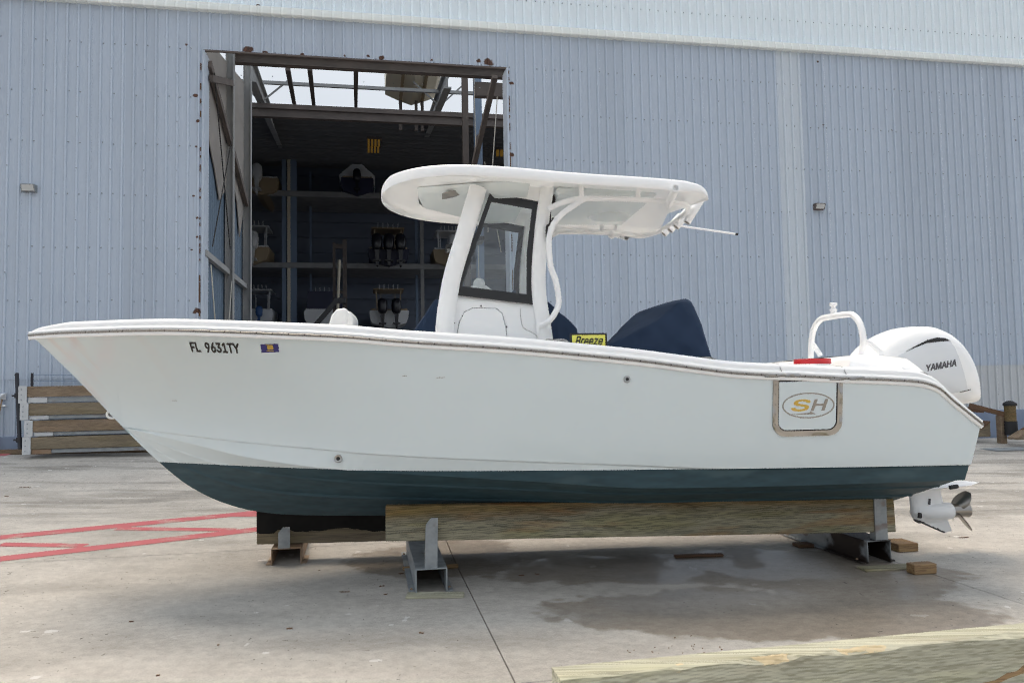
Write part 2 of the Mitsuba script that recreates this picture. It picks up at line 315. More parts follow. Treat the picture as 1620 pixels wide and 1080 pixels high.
P('mat_cream_hull', (0.66, 0.61, 0.48), 0.35)
P('mat_boat_tan', (0.35, 0.27, 0.17), 0.5)
P('mat_boat_white', (0.66, 0.68, 0.70), 0.35)
P('mat_boat_navy', (0.018, 0.022, 0.06), 0.5)
P('mat_boat_blue', (0.03, 0.10, 0.28), 0.4)
P('mat_engine_black', (0.012, 0.013, 0.02), 0.25)
scene['mat_amber'] = {'type': 'diffuse', 'reflectance': {'type': 'rgb', 'value': [0.25, 0.16, 0.04]}}
P('mat_lens', (0.55, 0.57, 0.58), 0.15)
P('mat_cord', (0.55, 0.53, 0.48), 0.7)

# ------------------------------------------------------------------ ground and pavement
def struct(name, mesh, mat, fr=None, smooth=True):
    k = part(None, name, mesh, mat, fr, smooth, kind='structure'); return k
gx, gy = np.meshgrid(np.r_[-90, -60, -40, np.linspace(-30, 30, 61), 40, 60, 90], np.r_[-70, -40, -20, -10, np.linspace(-5, 30, 71), 45, 80, 120], indexing='ij')
struct('ground', grid(np.stack([gx, gy, ground_z(gx, gy) - 0.035], -1)[:, ::-1]), 'mat_joint')
S_J = [-30, -22.13, -12.13, -2.13, 1.865, 5.87, 9.87, 13.87, 17.87, 30]
T_J = [-40, -27.5, -19.5, -15.4, -11.3, -7.25, -3.2, -0.25]
labels['pavement'] = dict(kind='structure')
def slab(s0, s1, t0, t1, g=0.0045):
    s = np.linspace(s0 + g, s1 - g, 9); t = np.linspace(t0 + g, t1 - g, 13)
    S, TT = np.meshgrid(s, t, indexing='ij'); w = to(FW, np.stack([S, TT, 0 * S], -1).reshape(-1, 3)).reshape(*S.shape, 3)
    w[..., 2] = ground_z(w[..., 0], w[..., 1]); top = grid(w); top.invert() if top.face_normals[:, 2].mean() < 0 else None
    ring = np.concatenate([w[:-1, 0], w[-1, :-1], w[:0:-1, -1], w[0, :0:-1]]); ring = np.vstack([ring, ring[:1]])
    low = ring.copy(); low[:, 2] -= 0.06
    return cat(top, grid(np.stack([ring, low], 1)))
for i in range(len(S_J) - 1):
    for j in range(len(T_J) - 1):
        if T_J[j] < -20 and not (-20 < S_J[i] < 18): continue
        part('pavement', 'slab', slab(S_J[i], S_J[i + 1], T_J[j], T_J[j + 1]), 'mat_concrete', smooth=25)
def painted(poly_xy):
    """a painted stripe following the ground"""
    m = trimesh.creation.triangulate_polygon(Polygon(poly_xy), engine='earcut')
    v = np.c_[m[0], np.zeros(len(m[0]))]; t = tm(v, m[1])
    v, f = trimesh.remesh.subdivide_to_size(t.vertices, t.faces, 0.5); v[:, 2] = ground_z(v[:, 0], v[:, 1]) + 0.004
    t = tm(v, f)
    if t.face_normals[:, 2].mean() < 0: t.invert()
    return t
def stripe(a, b, w):
    a, b = np.array(a, float), np.array(b, float); d = (b - a) / np.linalg.norm(b - a); n = np.array([-d[1], d[0]]) * w / 2
    return painted([a + n, b + n, b - n, a - n])
def ext(a, b, k):
    a, b = np.array(a, float), np.array(b, float); return a + (b - a) * k
A0, A1 = np.array((-5.754, 8.679)), np.array((-3.329, 9.856)); B0, B1 = np.array((-5.186, 7.828)), np.array((-3.032, 8.979))
STRIPE = 0.22
part('pavement', 'painted_line', stripe(ext(A0, A1, -0.8), ext(A0, A1, 1.25), STRIPE), 'mat_red_paint', smooth=False, label='red painted line, the one further from the camera')
part('pavement', 'painted_line', stripe(ext(B0, B1, -0.8), ext(B0, B1, 1.3), STRIPE), 'mat_red_paint', smooth=False, label='red painted line, the one nearer the camera')
dA, dB = (A1 - A0), (B1 - B0)
for a, b in (((-5.559, 8.388), (-4.601, 8.32)), ((-4.646, 9.062), (-3.238, 8.983)), ((-3.718, 9.72), (-2.647, 9.71))):
    part('pavement', 'hatch_line', stripe(a, b, 0.15), 'mat_red_paint', smooth=False)
part('pavement', 'hatch_line', painted([(-9.847, 13.787), (-10.227, 14.317), (-9.202, 14.218), (-9.157, 13.904)]), 'mat_red_paint', smooth=False)
# litter on the ground
def chip_mesh(x, y, a, l, w, h):
    m = turned(rough_up(subdiv(box(-l / 2, l / 2, -w / 2, w / 2, 0, h), 1), 0.25 * w, 0.03, int(abs(x * 100))), a); m.apply_translation([x, y, float(ground_z(x, y)) + 0.0005]); return m
chips = []
for (x, y), a, l, w in [((-1.157, 6.713), 30, .05, .013), ((-1.442, 6.549), 4, .085, .012), ((-1.624, 5.585), 20, .04, .015), ((-2.868, 5.82), 10, .03, .012), ((-0.663, 5.433), -30, .035, .012), ((0.047, 6.999), 5, .05, .012), ((0.19, 7.035), -10, .04, .012), ((-7.194, 11.39), 0, .16, .03), ((-7.089, 10.808), 0, .05, .03), ((-1.052, 7.15), 30, .04, .02), ((-1.848, 7.32), 0, .02, .01), ((-1.081, 6.447), 30, .03, .01), ((4.776, 8.293), 12, .11, .02), ((-2.008, 5.258), 12, .015, .01), ((-2.165, 4.725), 12, .02, .01)]:
    chips.append(chip_mesh(x, y, a, l, w, 0.006))
for k in range(26):
    x, y = rng.normal(1.15, 0.22), rng.normal(5.05, 0.16); chips.append(chip_mesh(x, y, rng.uniform(0, 180), rng.uniform(.006, .014), .006, .003))
k = part(None, 'wood_chips', cat(chips), 'mat_scrap', smooth=False, kind='stuff'); labels[k].update(label='dark splinters and grit scattered on the concrete', category='debris')

# ------------------------------------------------------------------ warehouse
WH = thing('warehouse', 'tall pale blue ribbed metal boat storage building with an open doorway', 'building')
DOOR_L, DOOR_R, HEAD, SEAM, EAVE = -6.12, 0.0, 8.44, 1.98, 9.22
CURB = 0.93
def profile(s0, s1):
    """ribbed sheet in plan: (s, t) points, the ribs standing towards the yard"""
    pts = [(s0, 0.0)]
    k = math.ceil((s0 - 0.05) / RIB)
    while k * RIB < s1:
        c = k * RIB
        for ds, t in ((-0.026, 0), (-0.014, -0.030), (0.014, -0.030), (0.026, 0)):
            if s0 < c + ds < s1: pts.append((c + ds, t))
        m = c + RIB / 2
        for ds, t in ((-0.022, 0), (-0.016, -0.004), (0.016, -0.004), (0.022, 0)):
            if s0 < m + ds < s1: pts.append((m + ds, t))
        k += 1
    pts.append((s1, 0.0)); return np.array(pts)
def sheet(s0, s1, z0, z1, off=0.0):
    p = profile(s0, s1); z = np.linspace(z0, z1, 2)
    return grid(np.stack([np.stack([p[:, 0], p[:, 1] + off, np.full(len(p), v)], 1) for v in z], 1))
edges = sorted(set([round(6.85 - 0.6 * k - 0.0, 3) for k in range(1, 33)] + [round(6.85 + 0.6 * k, 3) for k in range(0, 15)]))
edges = [e for e in edges if min(abs(e - DOOR_L), abs(e - DOOR_R)) > 0.2] + [DOOR_L, DOOR_R]
edges = sorted(edges + [-15.5, -18.0, -20.5, -23.0, 17.6, 20.0, 22.5])
for a, b in zip(edges[:-1], edges[1:]):
    mid = (a + b) / 2
    pale = abs(mid - 6.55) < 0.2
    tone = 'mat_siding_pale' if pale else f'mat_siding_{int(rng.integers(0, 3))}'
    jog = float(rng.uniform(0, 0.004))
    if DOOR_L - 0.01 < mid < DOOR_R + 0.01:
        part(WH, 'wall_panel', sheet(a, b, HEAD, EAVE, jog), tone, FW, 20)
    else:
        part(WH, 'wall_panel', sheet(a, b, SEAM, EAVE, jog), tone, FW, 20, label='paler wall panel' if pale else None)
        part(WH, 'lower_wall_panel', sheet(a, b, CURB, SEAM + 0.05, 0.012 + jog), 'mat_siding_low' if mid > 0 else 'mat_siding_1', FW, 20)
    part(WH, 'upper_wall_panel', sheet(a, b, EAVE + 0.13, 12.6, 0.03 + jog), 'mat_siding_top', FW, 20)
part(WH, 'eave_trim', cat(box(-23, 22.5, -0.13, 0.05, EAVE, EAVE + 0.10, 0.012), box(-23, 22.5, -0.10, 0.05, EAVE + 0.102, EAVE + 0.17, 0.01)), 'mat_trim', FW)
part(WH, 'curb', cat(box(-23, DOOR_L - 0.05, -0.04, 0.3, -0.2, CURB, 0.01), box(DOOR_R + 0.05, 22.5, -0.04, 0.3, -0.2, CURB, 0.01)), 'mat_curb', FW, label='blue painted concrete curb')
part(WH, 'door_jamb', box(DOOR_L - 0.015, DOOR_L + 0.03, -0.045, 0.42, 0.3, HEAD, 0.004), 'mat_siding_0', FW)
part(WH, 'door_jamb', box(DOOR_R - 0.03, DOOR_R + 0.015, -0.045, 0.42, 0.3, HEAD, 0.004), 'mat_siding_0', FW)
flk = []
for z in np.linspace(2.2, 8.3, 46):
    if rng.uniform() < 0.55: flk.append(rough_up(subdiv(box(DOOR_L - 0.05, DOOR_L - 0.028, -0.052, -0.046, z, z + rng.uniform(.04, .17)), 1), 0.006, 0.03, int(z * 50)))
    if rng.uniform() < 0.65: flk.append(rough_up(subdiv(box(DOOR_R + 0.018, DOOR_R + 0.036, -0.052, -0.046, z, z + rng.uniform(.05, .2)), 1), 0.006, 0.03, int(z * 70)))
part(WH, 'rust_flakes', cat(flk), 'mat_rust', FW, kind='stuff')
part(WH, 'door_head_trim', rough_up(subdiv(box(DOOR_L, DOOR_R, -0.032, 0.02, HEAD - 0.022, HEAD + 0.012), 4), 0.008, 0.08), 'mat_steel_brown', FW, label='rust brown door head trim')
scr = []
for z in (2.72, 3.45, 4.47, 5.5, 6.5, 7.48, 8.47):
    kk = np.arange(math.ceil(-12 / RIB), int(16 / RIB))
    for k in kk:
        s = k * RIB + 0.047
        if DOOR_L - .05 < s < DOOR_R + .05 and z < HEAD: continue
        dz = rng.normal(0, 0.010)
        if rng.uniform() < 0.22: continue
        scr.append(moved(box(-0.010, 0.010, -0.010, 0.002, -0.010, 0.010), (s, 0, z + dz)))
        if k % 3 == 0: scr.append(moved(box(-0.008, 0.008, -0.038, -0.02, -0.009, 0.009), (k * RIB, 0, z - 0.5 + dz)))
for k in range(-60, 80): scr.append(moved(box(-0.009, 0.009, -0.012, 0.002, -0.009, 0.009), (k * RIB + 0.05, 0.03, EAVE + 0.75)))
part(WH, 'fasteners', cat(scr), 'mat_fastener', FW, smooth=False, kind='stuff')
# left partition inside the doorway
PS = -6.17
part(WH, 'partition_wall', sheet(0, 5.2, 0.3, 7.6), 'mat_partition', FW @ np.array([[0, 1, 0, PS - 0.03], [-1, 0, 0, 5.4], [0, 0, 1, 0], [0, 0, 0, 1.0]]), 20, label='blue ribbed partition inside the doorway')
torn = np.array([(0.45, 8.9), (5.3, 9.9), (5.3, 6.6), (4.6, 5.6), (4.2, 6.4), (3.4, 6.9), (2.6, 6.3), (1.9, 5.9), (1.4, 6.4), (0.7, 6.9), (0.45, 7.1)])
mt = prism(torn, 0, 0.02); mt = tm(mt.vertices[:, [1, 0, 2]] + [PS + 0.0, 0, 0], mt.faces[:, ::-1])
part(WH, 'torn_liner', mt, 'mat_torn_liner', FW, False, label='torn pale liner sheet')
def ibeam(a, b, d, w, axis_up=True):
    a, b = np.array(a, float), np.array(b, float); t = (b - a) / np.linalg.norm(b - a)
    u = np.cross(t, [0, 0, 1.0] if abs(t[2]) < .9 else [0, 1.0, 0]); u /= np.linalg.norm(u); v = np.cross(u, t)
    return cat(*[beam_between(a + v * o, b + v * o, ww, hh) for o, ww, hh in ((d / 2, w, d * .09), (-d / 2, w, d * .09), (0, w * .12, d * .9))])
for t0, mat_, w in ((2.75, 'mat_steel_grey', .16), (5.3, 'mat_steel_grey', .18)):
    part(WH, 'column', cat(box(PS + .0, PS + w, t0 - .012, t0 + .012, 0.2, 12), box(PS, PS + .02, t0 - .1, t0 + .1, .2, 12), box(PS + w, PS + w + .02, t0 - .1, t0 + .1, .2, 12)), mat_, FW, False)
part(WH, 'girt', beam_between((PS + .06, 0.1, 4.42), (PS + .06, 5.4, 4.42), .10, .12), 'mat_steel_grey', FW, False)
part(WH, 'brace', beam_between((PS + .1, 0.3, 8.3), (PS + .1, 5.2, 6.6), .09, .16), 'mat_steel_brown', FW, False)
part(WH, 'brace', beam_between((PS + .14, 0.3, 8.0), (PS + .14, 2.8, 8.9), .08, .14), 'mat_steel_brown', FW, False)
for a, b in (((PS + .16, .5, 8.2), (PS + .16, 2.4, 4.9)), ((PS + .16, 2.5, 7.4), (PS + .16, .4, 4.6)), ((PS + .16, .25, 4.2), (PS + .16, 1.6, .9)), ((PS + .16, 2.6, 4.2), (PS + .16, 1.5, .9))):
    part(WH, 'cable', tube(smooth_path([a, b]), .012, sides=6), 'mat_rubber' if a[2] > 5 else 'mat_cord', FW)
# beams across the doorway, right hand posts and brace
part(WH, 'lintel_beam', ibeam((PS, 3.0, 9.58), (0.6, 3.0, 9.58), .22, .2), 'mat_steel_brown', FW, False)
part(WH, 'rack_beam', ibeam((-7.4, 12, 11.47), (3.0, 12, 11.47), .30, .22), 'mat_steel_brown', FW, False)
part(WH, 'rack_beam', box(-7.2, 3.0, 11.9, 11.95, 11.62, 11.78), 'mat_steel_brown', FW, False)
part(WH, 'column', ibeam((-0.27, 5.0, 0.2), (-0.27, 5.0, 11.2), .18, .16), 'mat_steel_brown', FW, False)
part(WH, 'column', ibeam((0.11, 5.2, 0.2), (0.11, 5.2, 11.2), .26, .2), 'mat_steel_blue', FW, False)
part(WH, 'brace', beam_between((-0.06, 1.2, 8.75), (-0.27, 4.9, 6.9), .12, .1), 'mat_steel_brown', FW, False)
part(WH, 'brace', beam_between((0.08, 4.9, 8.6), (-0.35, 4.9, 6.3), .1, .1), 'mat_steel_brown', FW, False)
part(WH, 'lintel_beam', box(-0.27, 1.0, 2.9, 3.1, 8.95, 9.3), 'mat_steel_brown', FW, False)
for a, b in (((-.05, 1.0, 8.2), (-.25, 1.4, 5.2)), ((-.15, 4.0, 10.0), (-.1, 4.0, 4.5)), ((.1, 4.0, 7.6), (.5, 4.0, 5.2))):
    part(WH, 'cable', tube(smooth_path([a, b]), .012, sides=6), 'mat_cord', FW)
# roof framing: open bay, then dark decking with purlins
def roof_z(t): return 14.9 + 0.19 * (t - 22)
for a, b, m_ in (((-6.359, 8, 11.317), (-8.974, 42, 19.188), 0), ((-0.32, 9, 11.829), (0.938, 42, 19.573), 1)):
    a, b = np.array(a), np.array(b)
    part(WH, 'rafter', ibeam(a, b, .55, .26), 'mat_steel_grey', FW, False)
    for f_ in (0.15, 0.62):
        c = a + (b - a) * f_
        for sgn in (-1, 1): part(WH, 'knee_brace', beam_between(c + [0, 0, -.25], c + [sgn * 1.0, 0.2, 0.75], .06, .06), 'mat_steel_grey', FW, False)
for a, b in (((-5.308, 8, 11.477), (-6.081, 19, 14.186)), ((-4.654, 8, 11.516), (-5.261, 19, 14.226)), ((-3.268, 8, 11.558), (-3.43, 19, 14.317))):
    part(WH, 'skylight_bar', beam_between(a, b, .14, .14), 'mat_steel_brown', FW, False)
part(WH, 'purlin', beam_between((-9, 13, 12.95), (6, 13, 12.95), .1, .12), 'mat_steel_grey', FW, False)
deck = []
for t0 in np.arange(21.0, 48.0, 1.9): part(WH, 'purlin', box(-14, 14, t0, t0 + .12, roof_z(t0) - .26, roof_z(t0) - .02), 'mat_purlin', FW, False)
S_ = np.linspace(-14, 14, 225); rp = np.stack([np.stack([S_, np.full_like(S_, t), roof_z(t) + .04 * (np.arange(225) % 4 < 2)], 1) for t in (20.6, 48.5)], 1)
part(WH, 'roof_decking', grid(rp), 'mat_roof_dark', FW, False)
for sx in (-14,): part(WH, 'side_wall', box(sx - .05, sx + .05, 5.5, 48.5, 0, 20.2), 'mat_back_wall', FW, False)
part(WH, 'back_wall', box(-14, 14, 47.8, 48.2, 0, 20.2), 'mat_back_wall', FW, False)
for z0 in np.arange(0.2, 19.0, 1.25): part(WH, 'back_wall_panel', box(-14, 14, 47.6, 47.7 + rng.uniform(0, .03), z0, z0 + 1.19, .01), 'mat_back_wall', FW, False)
# storage racks
RT = 42.0
for (a, w, m_) in (((-8.958, 42, 11.679)[0], .28, 'mat_steel_blue'), ((-8.591, 41, 11.509)[0], .26, 'mat_cream_hull'), ((-8.356, 42, 11.687)[0], .30, 'mat_steel_blue'), ((1.07, 42, 14.232)[0], .26, 'mat_steel_grey'), ((-11.545, 42, 13.957)[0], .3, 'mat_steel_grey'), ((-8.262, 45, 11.229)[0], .4, 'mat_steel_blue'), ((-7.291, 46, 12.399)[0], .14, 'mat_steel_blue'), ((0.851, 45, 12.34)[0], .2, 'mat_steel_blue')):
    part(WH, 'rack_column', box(a - w / 2, a + w / 2, RT - (.15 if w > .2 else -3), RT + (.15 if w > .2 else 3.2), 0.2, roof_z(RT) - .1), m_, FW, False)
for z, zz in ((16.03, .42), (10.75, .40)):
    part(WH, 'rack_shelf', cat(box(-14, 14, RT - .25, RT - .1, z - zz / 2, z + zz / 2, .02), box(-14, 14, RT - .1, RT + 5, z - zz / 2 + .05, z - zz / 2 + .12)), 'mat_steel_grey', FW, False)
part(WH, 'rack_shelf', box(-14, 14, RT - .25, RT + 5, 5.55, 5.9), 'mat_steel_grey', FW, False)
# amber high bay lamps under the decking
scene_amber = {'type': 'area', 'radiance': {'type': 'rgb', 'value': [0.02, 0.011, 0.002]}}
def lamp_bank(s, t, n, rows, g):
    for r_ in range(rows):
        k = thing('ceiling_lamp', ['upper row of small amber lamps glowing under the roof', 'lower row of small amber lamps glowing under the roof', 'amber lamps under the roof by the right doorway post'][g + r_], 'lamp')
        z = roof_z(t + r_ * 3) - .55
        part(k, 'housing', box(s - .40, s + .40, t + r_ * 3 - .1, t + r_ * 3 + .25, z + .02, z + .16), 'mat_steel_brown', FW, False)
        for i in range(n):
            m = box(s - .36 + i * .72 / n, s - .36 + (i + .6) * .72 / n, t + r_ * 3 - .14, t + r_ * 3 + .14, z - .32, z + .0)
            kk = part(k, 'tube', m, 'mat_amber', FW, False); scene[kk]['emitter'] = scene_amber
lamp_bank((-2.552, 27, 15.477)[0], 25.6, 4, 2, 0)
lamp_bank((4.869, 29, 16.044)[0], 28.0, 3, 1, 2)

# ------------------------------------------------------------------ outboard seen from astern and boats in the racks
def loft(rings, cap=True):
    R = np.asarray(rings, float); n, m = R.shape[:2]
    i, j = np.meshgrid(np.arange(n - 1), np.arange(m), indexing='ij')
    q = np.stack([i * m + j, i * m + (j + 1) % m, (i + 1) * m + (j + 1) % m, (i + 1) * m + j], -1).reshape(-1, 4)
    f = np.vstack([q[:, [0, 1, 2]], q[:, [0, 2, 3]]]); v = R.reshape(-1, 3)
    if cap:
        c0, c1 = R[0].mean(0), R[-1].mean(0); k = np.arange(m); v = np.vstack([v, c0, c1]); e = (n - 1) * m
        f = np.vstack([f, np.stack([np.full(m, n * m), (k + 1) % m, k], 1), np.stack([np.full(m, n * m + 1), e + k, e + (k + 1) % m], 1)])
    M = tm(v, f)
    if M.volume < 0: M.invert()
    return M
def small_hull(w, L, h):
    rings = []
    for u in np.linspace(0, 1, 9):
        b = w / 2 * (1 - max(0, (u - .35) / .65) ** 2.2 * .97); kz = .42 * h * max(0, (u - .6) / .4) ** 2; y = u * L
        rings.append([(0, y, kz), (b * .85, y, kz + .28 * h * (1 - kz / h)), (b * .95, y, h * .55 + kz * .4), (b, y, h * (1 + .15 * u)), (b * .9, y, h * (1.03 + .15 * u)), (-b * .9, y, h * (1.03 + .15 * u)), (-b, y, h * (1 + .15 * u)), (-b * .95, y, h * .55 + kz * .4), (-b * .85, y, kz + .28 * h * (1 - kz / h))])
    return loft(rings)
def engine_parts(x, z, s):
    a = np.arange(12) * np.pi / 6
    def ring(y, cz, rx, rz): return [(x + rx * np.sign(np.cos(q)) * abs(np.cos(q)) ** .7, y, cz + rz * np.sign(np.sin(q)) * abs(np.sin(q)) ** .7) for q in a]
    cowl = loft([ring(-.75 * s, z + .78 * s, .17 * s, .30 * s), ring(-.68 * s, z + .80 * s, .24 * s, .40 * s), ring(-.35 * s, z + .82 * s, .27 * s, .44 * s), ring(0, z + .78 * s, .22 * s, .36 * s)])
    leg = hull([(x - .12 * s, -.6 * s, z + .5 * s), (x + .12 * s, -.6 * s, z + .5 * s), (x - .1 * s, -.15 * s, z + .5 * s), (x + .1 * s, -.15 * s, z + .5 * s), (x - .06 * s, -.55 * s, z - .35 * s), (x + .06 * s, -.55 * s, z - .35 * s), (x, -.25 * s, z - .45 * s)])
    plate = box(x - .2 * s, x + .2 * s, -.75 * s, -.1 * s, z - .15 * s, z - .1 * s)
    return cowl, cat(leg, plate)
def stored_boat(pos, w, label, hull_mat, top_mat, engines=(), eng_mat='mat_engine_black', eng=1.25, hard=None, cover=None, nose=False, h=1.25, rails=False):
    k = thing('stored_boat', label, 'boat', None)
    F = FW @ trimesh.transformations.translation_matrix(pos)
    part(k, 'hull', small_hull(w, 7.5, h), hull_mat, F, 30)
    part(k, 'deck', cat(box(-w * .44, w * .44, .05, .35, h * .98, h * 1.12, .03), box(-w * .46, -w * .36, .2, 4, h * 1.0, h * 1.16, .03), box(w * .36, w * .46, .2, 4, h * 1.0, h * 1.16, .03)), top_mat, F, 30)
    for x in engines:
        cw, lg = engine_parts(x, .45, eng)
        part(k, 'outboard_motor', cat(tm(to(F, cw.vertices), cw.faces), tm(to(F, lg.vertices), lg.faces)), eng_mat, None, 40)
        if eng_mat == 'mat_engine_black': part(k, 'engine_badge', box(x - .17, x + .17, -.92 * eng / 1.25, -.9 * eng / 1.25, 1.62 * eng / 1.25, 1.70 * eng / 1.25), 'mat_boat_white', F, False)
    if hard:
        z, ww = hard
        part(k, 'hardtop', box(-ww / 2, ww / 2, 1.5, 4.2, z, z + .12, .05), top_mat if top_mat != 'mat_boat_navy' else 'mat_boat_white', F)
        for sx in (-1, 1):
            part(k, 'hardtop_leg', beam_between((sx * ww * .36, 2.0, h), (sx * ww * .40, 1.9, z), .09, .12), top_mat if top_mat != 'mat_boat_navy' else 'mat_boat_white', F, False)
            part(k, 'hardtop_leg', beam_between((sx * ww * .22, 3.4, h), (sx * ww * .24, 3.4, z), .07, .09), top_mat if top_mat != 'mat_boat_navy' else 'mat_boat_white', F, False)
        for i in range(5):
            part(k, 'rod_holder', beam_between((-ww * .3 + i * ww * .15, 1.45, z + .02), (-ww * .3 + i * ww * .15, 1.3, z + .38), .05, .05), 'mat_boat_white', F, False)
    if cover:
        pts, m_ = cover
        part(k, 'cover', rough_up(subdiv(hull([(x, y, z) for x, z in pts for y in (0.2, 4.5)]), 2), .05, .6), m_, F, 50, label='boat cover')
    return k
SH1, SH2, SH3 = 16.26, 10.97, 5.9
stored_boat(((-10.429, 41.2, 16.11)[0] , 41.2, SH1 - .55), 2.3, 'tan and white boat with one white outboard on the top left shelf', 'mat_boat_tan', 'mat_boat_white', (-.25,), 'mat_boat_white', 1.35)
stored_boat(((-3.687, 41.2, 16.309)[0], 41.2, SH1 - .35), 2.4, 'boat under a peaked white cover on the top shelf', 'mat_boat_navy', 'mat_boat_tan', (0,), 'mat_engine_black', 1.1, cover=([(-1.25, 1.1), (1.25, 1.1), (-1.3, 1.5), (1.3, 1.5), (-.35, 2.35), (.35, 2.35)], 'mat_boat_white'))
stored_boat(((-11.118, 41.2, 11.053)[0], 41.2, SH2 - .3), 2.4, 'white outboard boat with a thin hardtop on the middle shelf at the left', 'mat_boat_tan', 'mat_boat_white', (.15,), 'mat_boat_white', 1.5, hard=(3.05, 2.0))
stored_boat(((-1.435, 41.2, 10.94)[0], 41.2, SH2 - .3), 3.0, 'dark boat with three black outboards and a tan hardtop on the middle shelf', 'mat_boat_navy', 'mat_boat_tan', (-.85, 0, .85), 'mat_engine_black', 1.5, hard=(3.1, 2.5))
stored_boat(((3.148, 41.2, 10.994)[0], 41.2, SH2 - .3), 2.6, 'tan boat with a white outboard on the middle shelf beside the rack post', 'mat_boat_tan', 'mat_boat_white', (.1,), 'mat_boat_white', 1.5, hard=(2.95, 1.9))
stored_boat(((-10.853, 41.2, 6.519)[0], 41.2, SH3 + .2), 2.4, 'white and blue boat low on the rack behind the doorway post', 'mat_boat_white', 'mat_boat_white', (.3,), 'mat_boat_blue', .9, hard=(2.9, 1.9))
stored_boat(((-6.125, 41.2, 6.507)[0], 41.2, SH3 + .2), 2.8, 'white boat with a navy covered hardtop low on the rack', 'mat_boat_white', 'mat_boat_white', (), hard=(2.75, 2.2), cover=([(-1.2, 1.2), (1.2, 1.2), (-1.1, 2.7), (1.1, 2.7)], 'mat_boat_navy'))
stored_boat(((-1.427, 41.2, 6.495)[0], 41.2, SH3 + .2), 2.9, 'white boat with two black outboards and a slim hardtop low on the rack', 'mat_boat_white', 'mat_boat_tan', (-.5, .5), 'mat_engine_black', 1.35, hard=(3.0, 2.3))
# boat high on the near rack, seen from below
k = thing('stored_boat', 'cream boat hull perched on the high beam above the doorway, seen from below', 'boat')
HB = FW @ trimesh.transformations.translation_matrix(((-1.072, 17, 14.039)[0], 10.0, (-1.074, 17, 13.844)[2]))
nr = []
for u, (bw, kz) in zip(np.linspace(0, 1, 8), ((.25, .9), (.62, .45), (.88, .18), (1.03, .05), (1.10, 0), (1.12, 0), (1.12, 0), (1.12, 0))):
    y = u * 7.0; nr.append([(0, y, kz), (bw * .45, y, kz + .17), (bw * .8, y, kz + .33), (bw * .98, y, kz + .42), (bw, y, 1.3), (bw * 1.02, y, 1.8), (-bw * 1.02, y, 1.8), (-bw, y, 1.3), (-bw * .98, y, kz + .42), (-bw * .8, y, kz + .33), (-bw * .45, y, kz + .17)])
part(k, 'hull', loft(nr), 'mat_cream_hull', HB, 30)
for sx in (-.46, .46): part(k, 'strake', hull([(sx - .06, 3.0, .12), (sx + .06, 3.0, .12), (sx - .06, 7.02, .03), (sx + .06, 7.02, .03), (sx - .06, 3.0, .2), (sx + .06, 3.0, .2), (sx - .06, 7.02, .2), (sx + .06, 7.02, .2)]), 'mat_boat_tan', HB, False)
for sx in (-.46, .20, .46): part(WH, 'rack_arm', beam_between(np.array(((-1.072, 17, 14.039)[0] + sx, 16.6, 12.6)), np.array(((-1.072, 17, 14.039)[0] + sx, 16.6, (-1.074, 17, 13.844)[2] + .05)), .12, .12), 'mat_steel_brown', FW, False)
# forklift mast in the aisle
k = thing('forklift', 'dark tall forklift mast standing inside the building before the racks', 'forklift')
fs = (-4.685, 36, 8.583)[0]
part(k, 'mast', cat(box(fs - .55, fs - .38, 36, 36.3, .2, 11.4), box(fs + .1, fs + .36, 36, 36.3, .2, 11.6), box(fs - .55, fs + .36, 36.05, 36.25, 11.0, 11.3), box(fs - .55, fs + .36, 36.05, 36.25, 8.0, 8.2)), 'mat_steel_brown', FW, False)
part(k, 'hydraulic_cylinder', tube(smooth_path([(fs - .25, 35.9, 6.6), (fs - .12, 35.9, 10.2)]), .1), 'mat_cream_hull', FW)
part(k, 'boom', beam_between((fs - 1.9, 35.8, 5.6), (fs - .2, 35.8, 7.6), .25, .3), 'mat_engine_black', FW, False)
part(k, 'carriage', box(fs - .5, fs + .3, 35.8, 36, 7.3, 7.7, .02), 'mat_engine_black', FW, False)

# ------------------------------------------------------------------ wall lights
for s, z, lab in (((-9.201, 0, 5.569)[0], (-9.201, 0, 5.569)[2], 'small grey box floodlight on the blue wall left of the doorway'), ((7.136, 0, 5.631)[0], (7.136, 0, 5.631)[2], 'small dark box floodlight on the blue wall beside the paler panel')):
    k = thing('wall_light', lab, 'wall light'); left = s < 0
    part(k, 'housing', hull([(s - .12, 0, z - .07), (s + .12, 0, z - .07), (s - .12, 0, z + .07), (s + .12, 0, z + .07), (s - .12, -.15, z + .06), (s + .12, -.15, z + .06), (s - .12, -.10, z - .07), (s + .12, -.10, z - .07)]), 'mat_steel_brown' if not left else 'mat_galv', FW, False)
    part(k, 'lens', hull([(s - .10, -.152, z + .045), (s + .10, -.152, z + .045), (s - .10, -.108, z - .055), (s + .10, -.108, z - .055), (s - .10, -.145, z + .045), (s + .10, -.145, z + .045), (s - .1, -.10, z - .055), (s + .1, -.1, z - .055)]), 'mat_lens', FW, False)

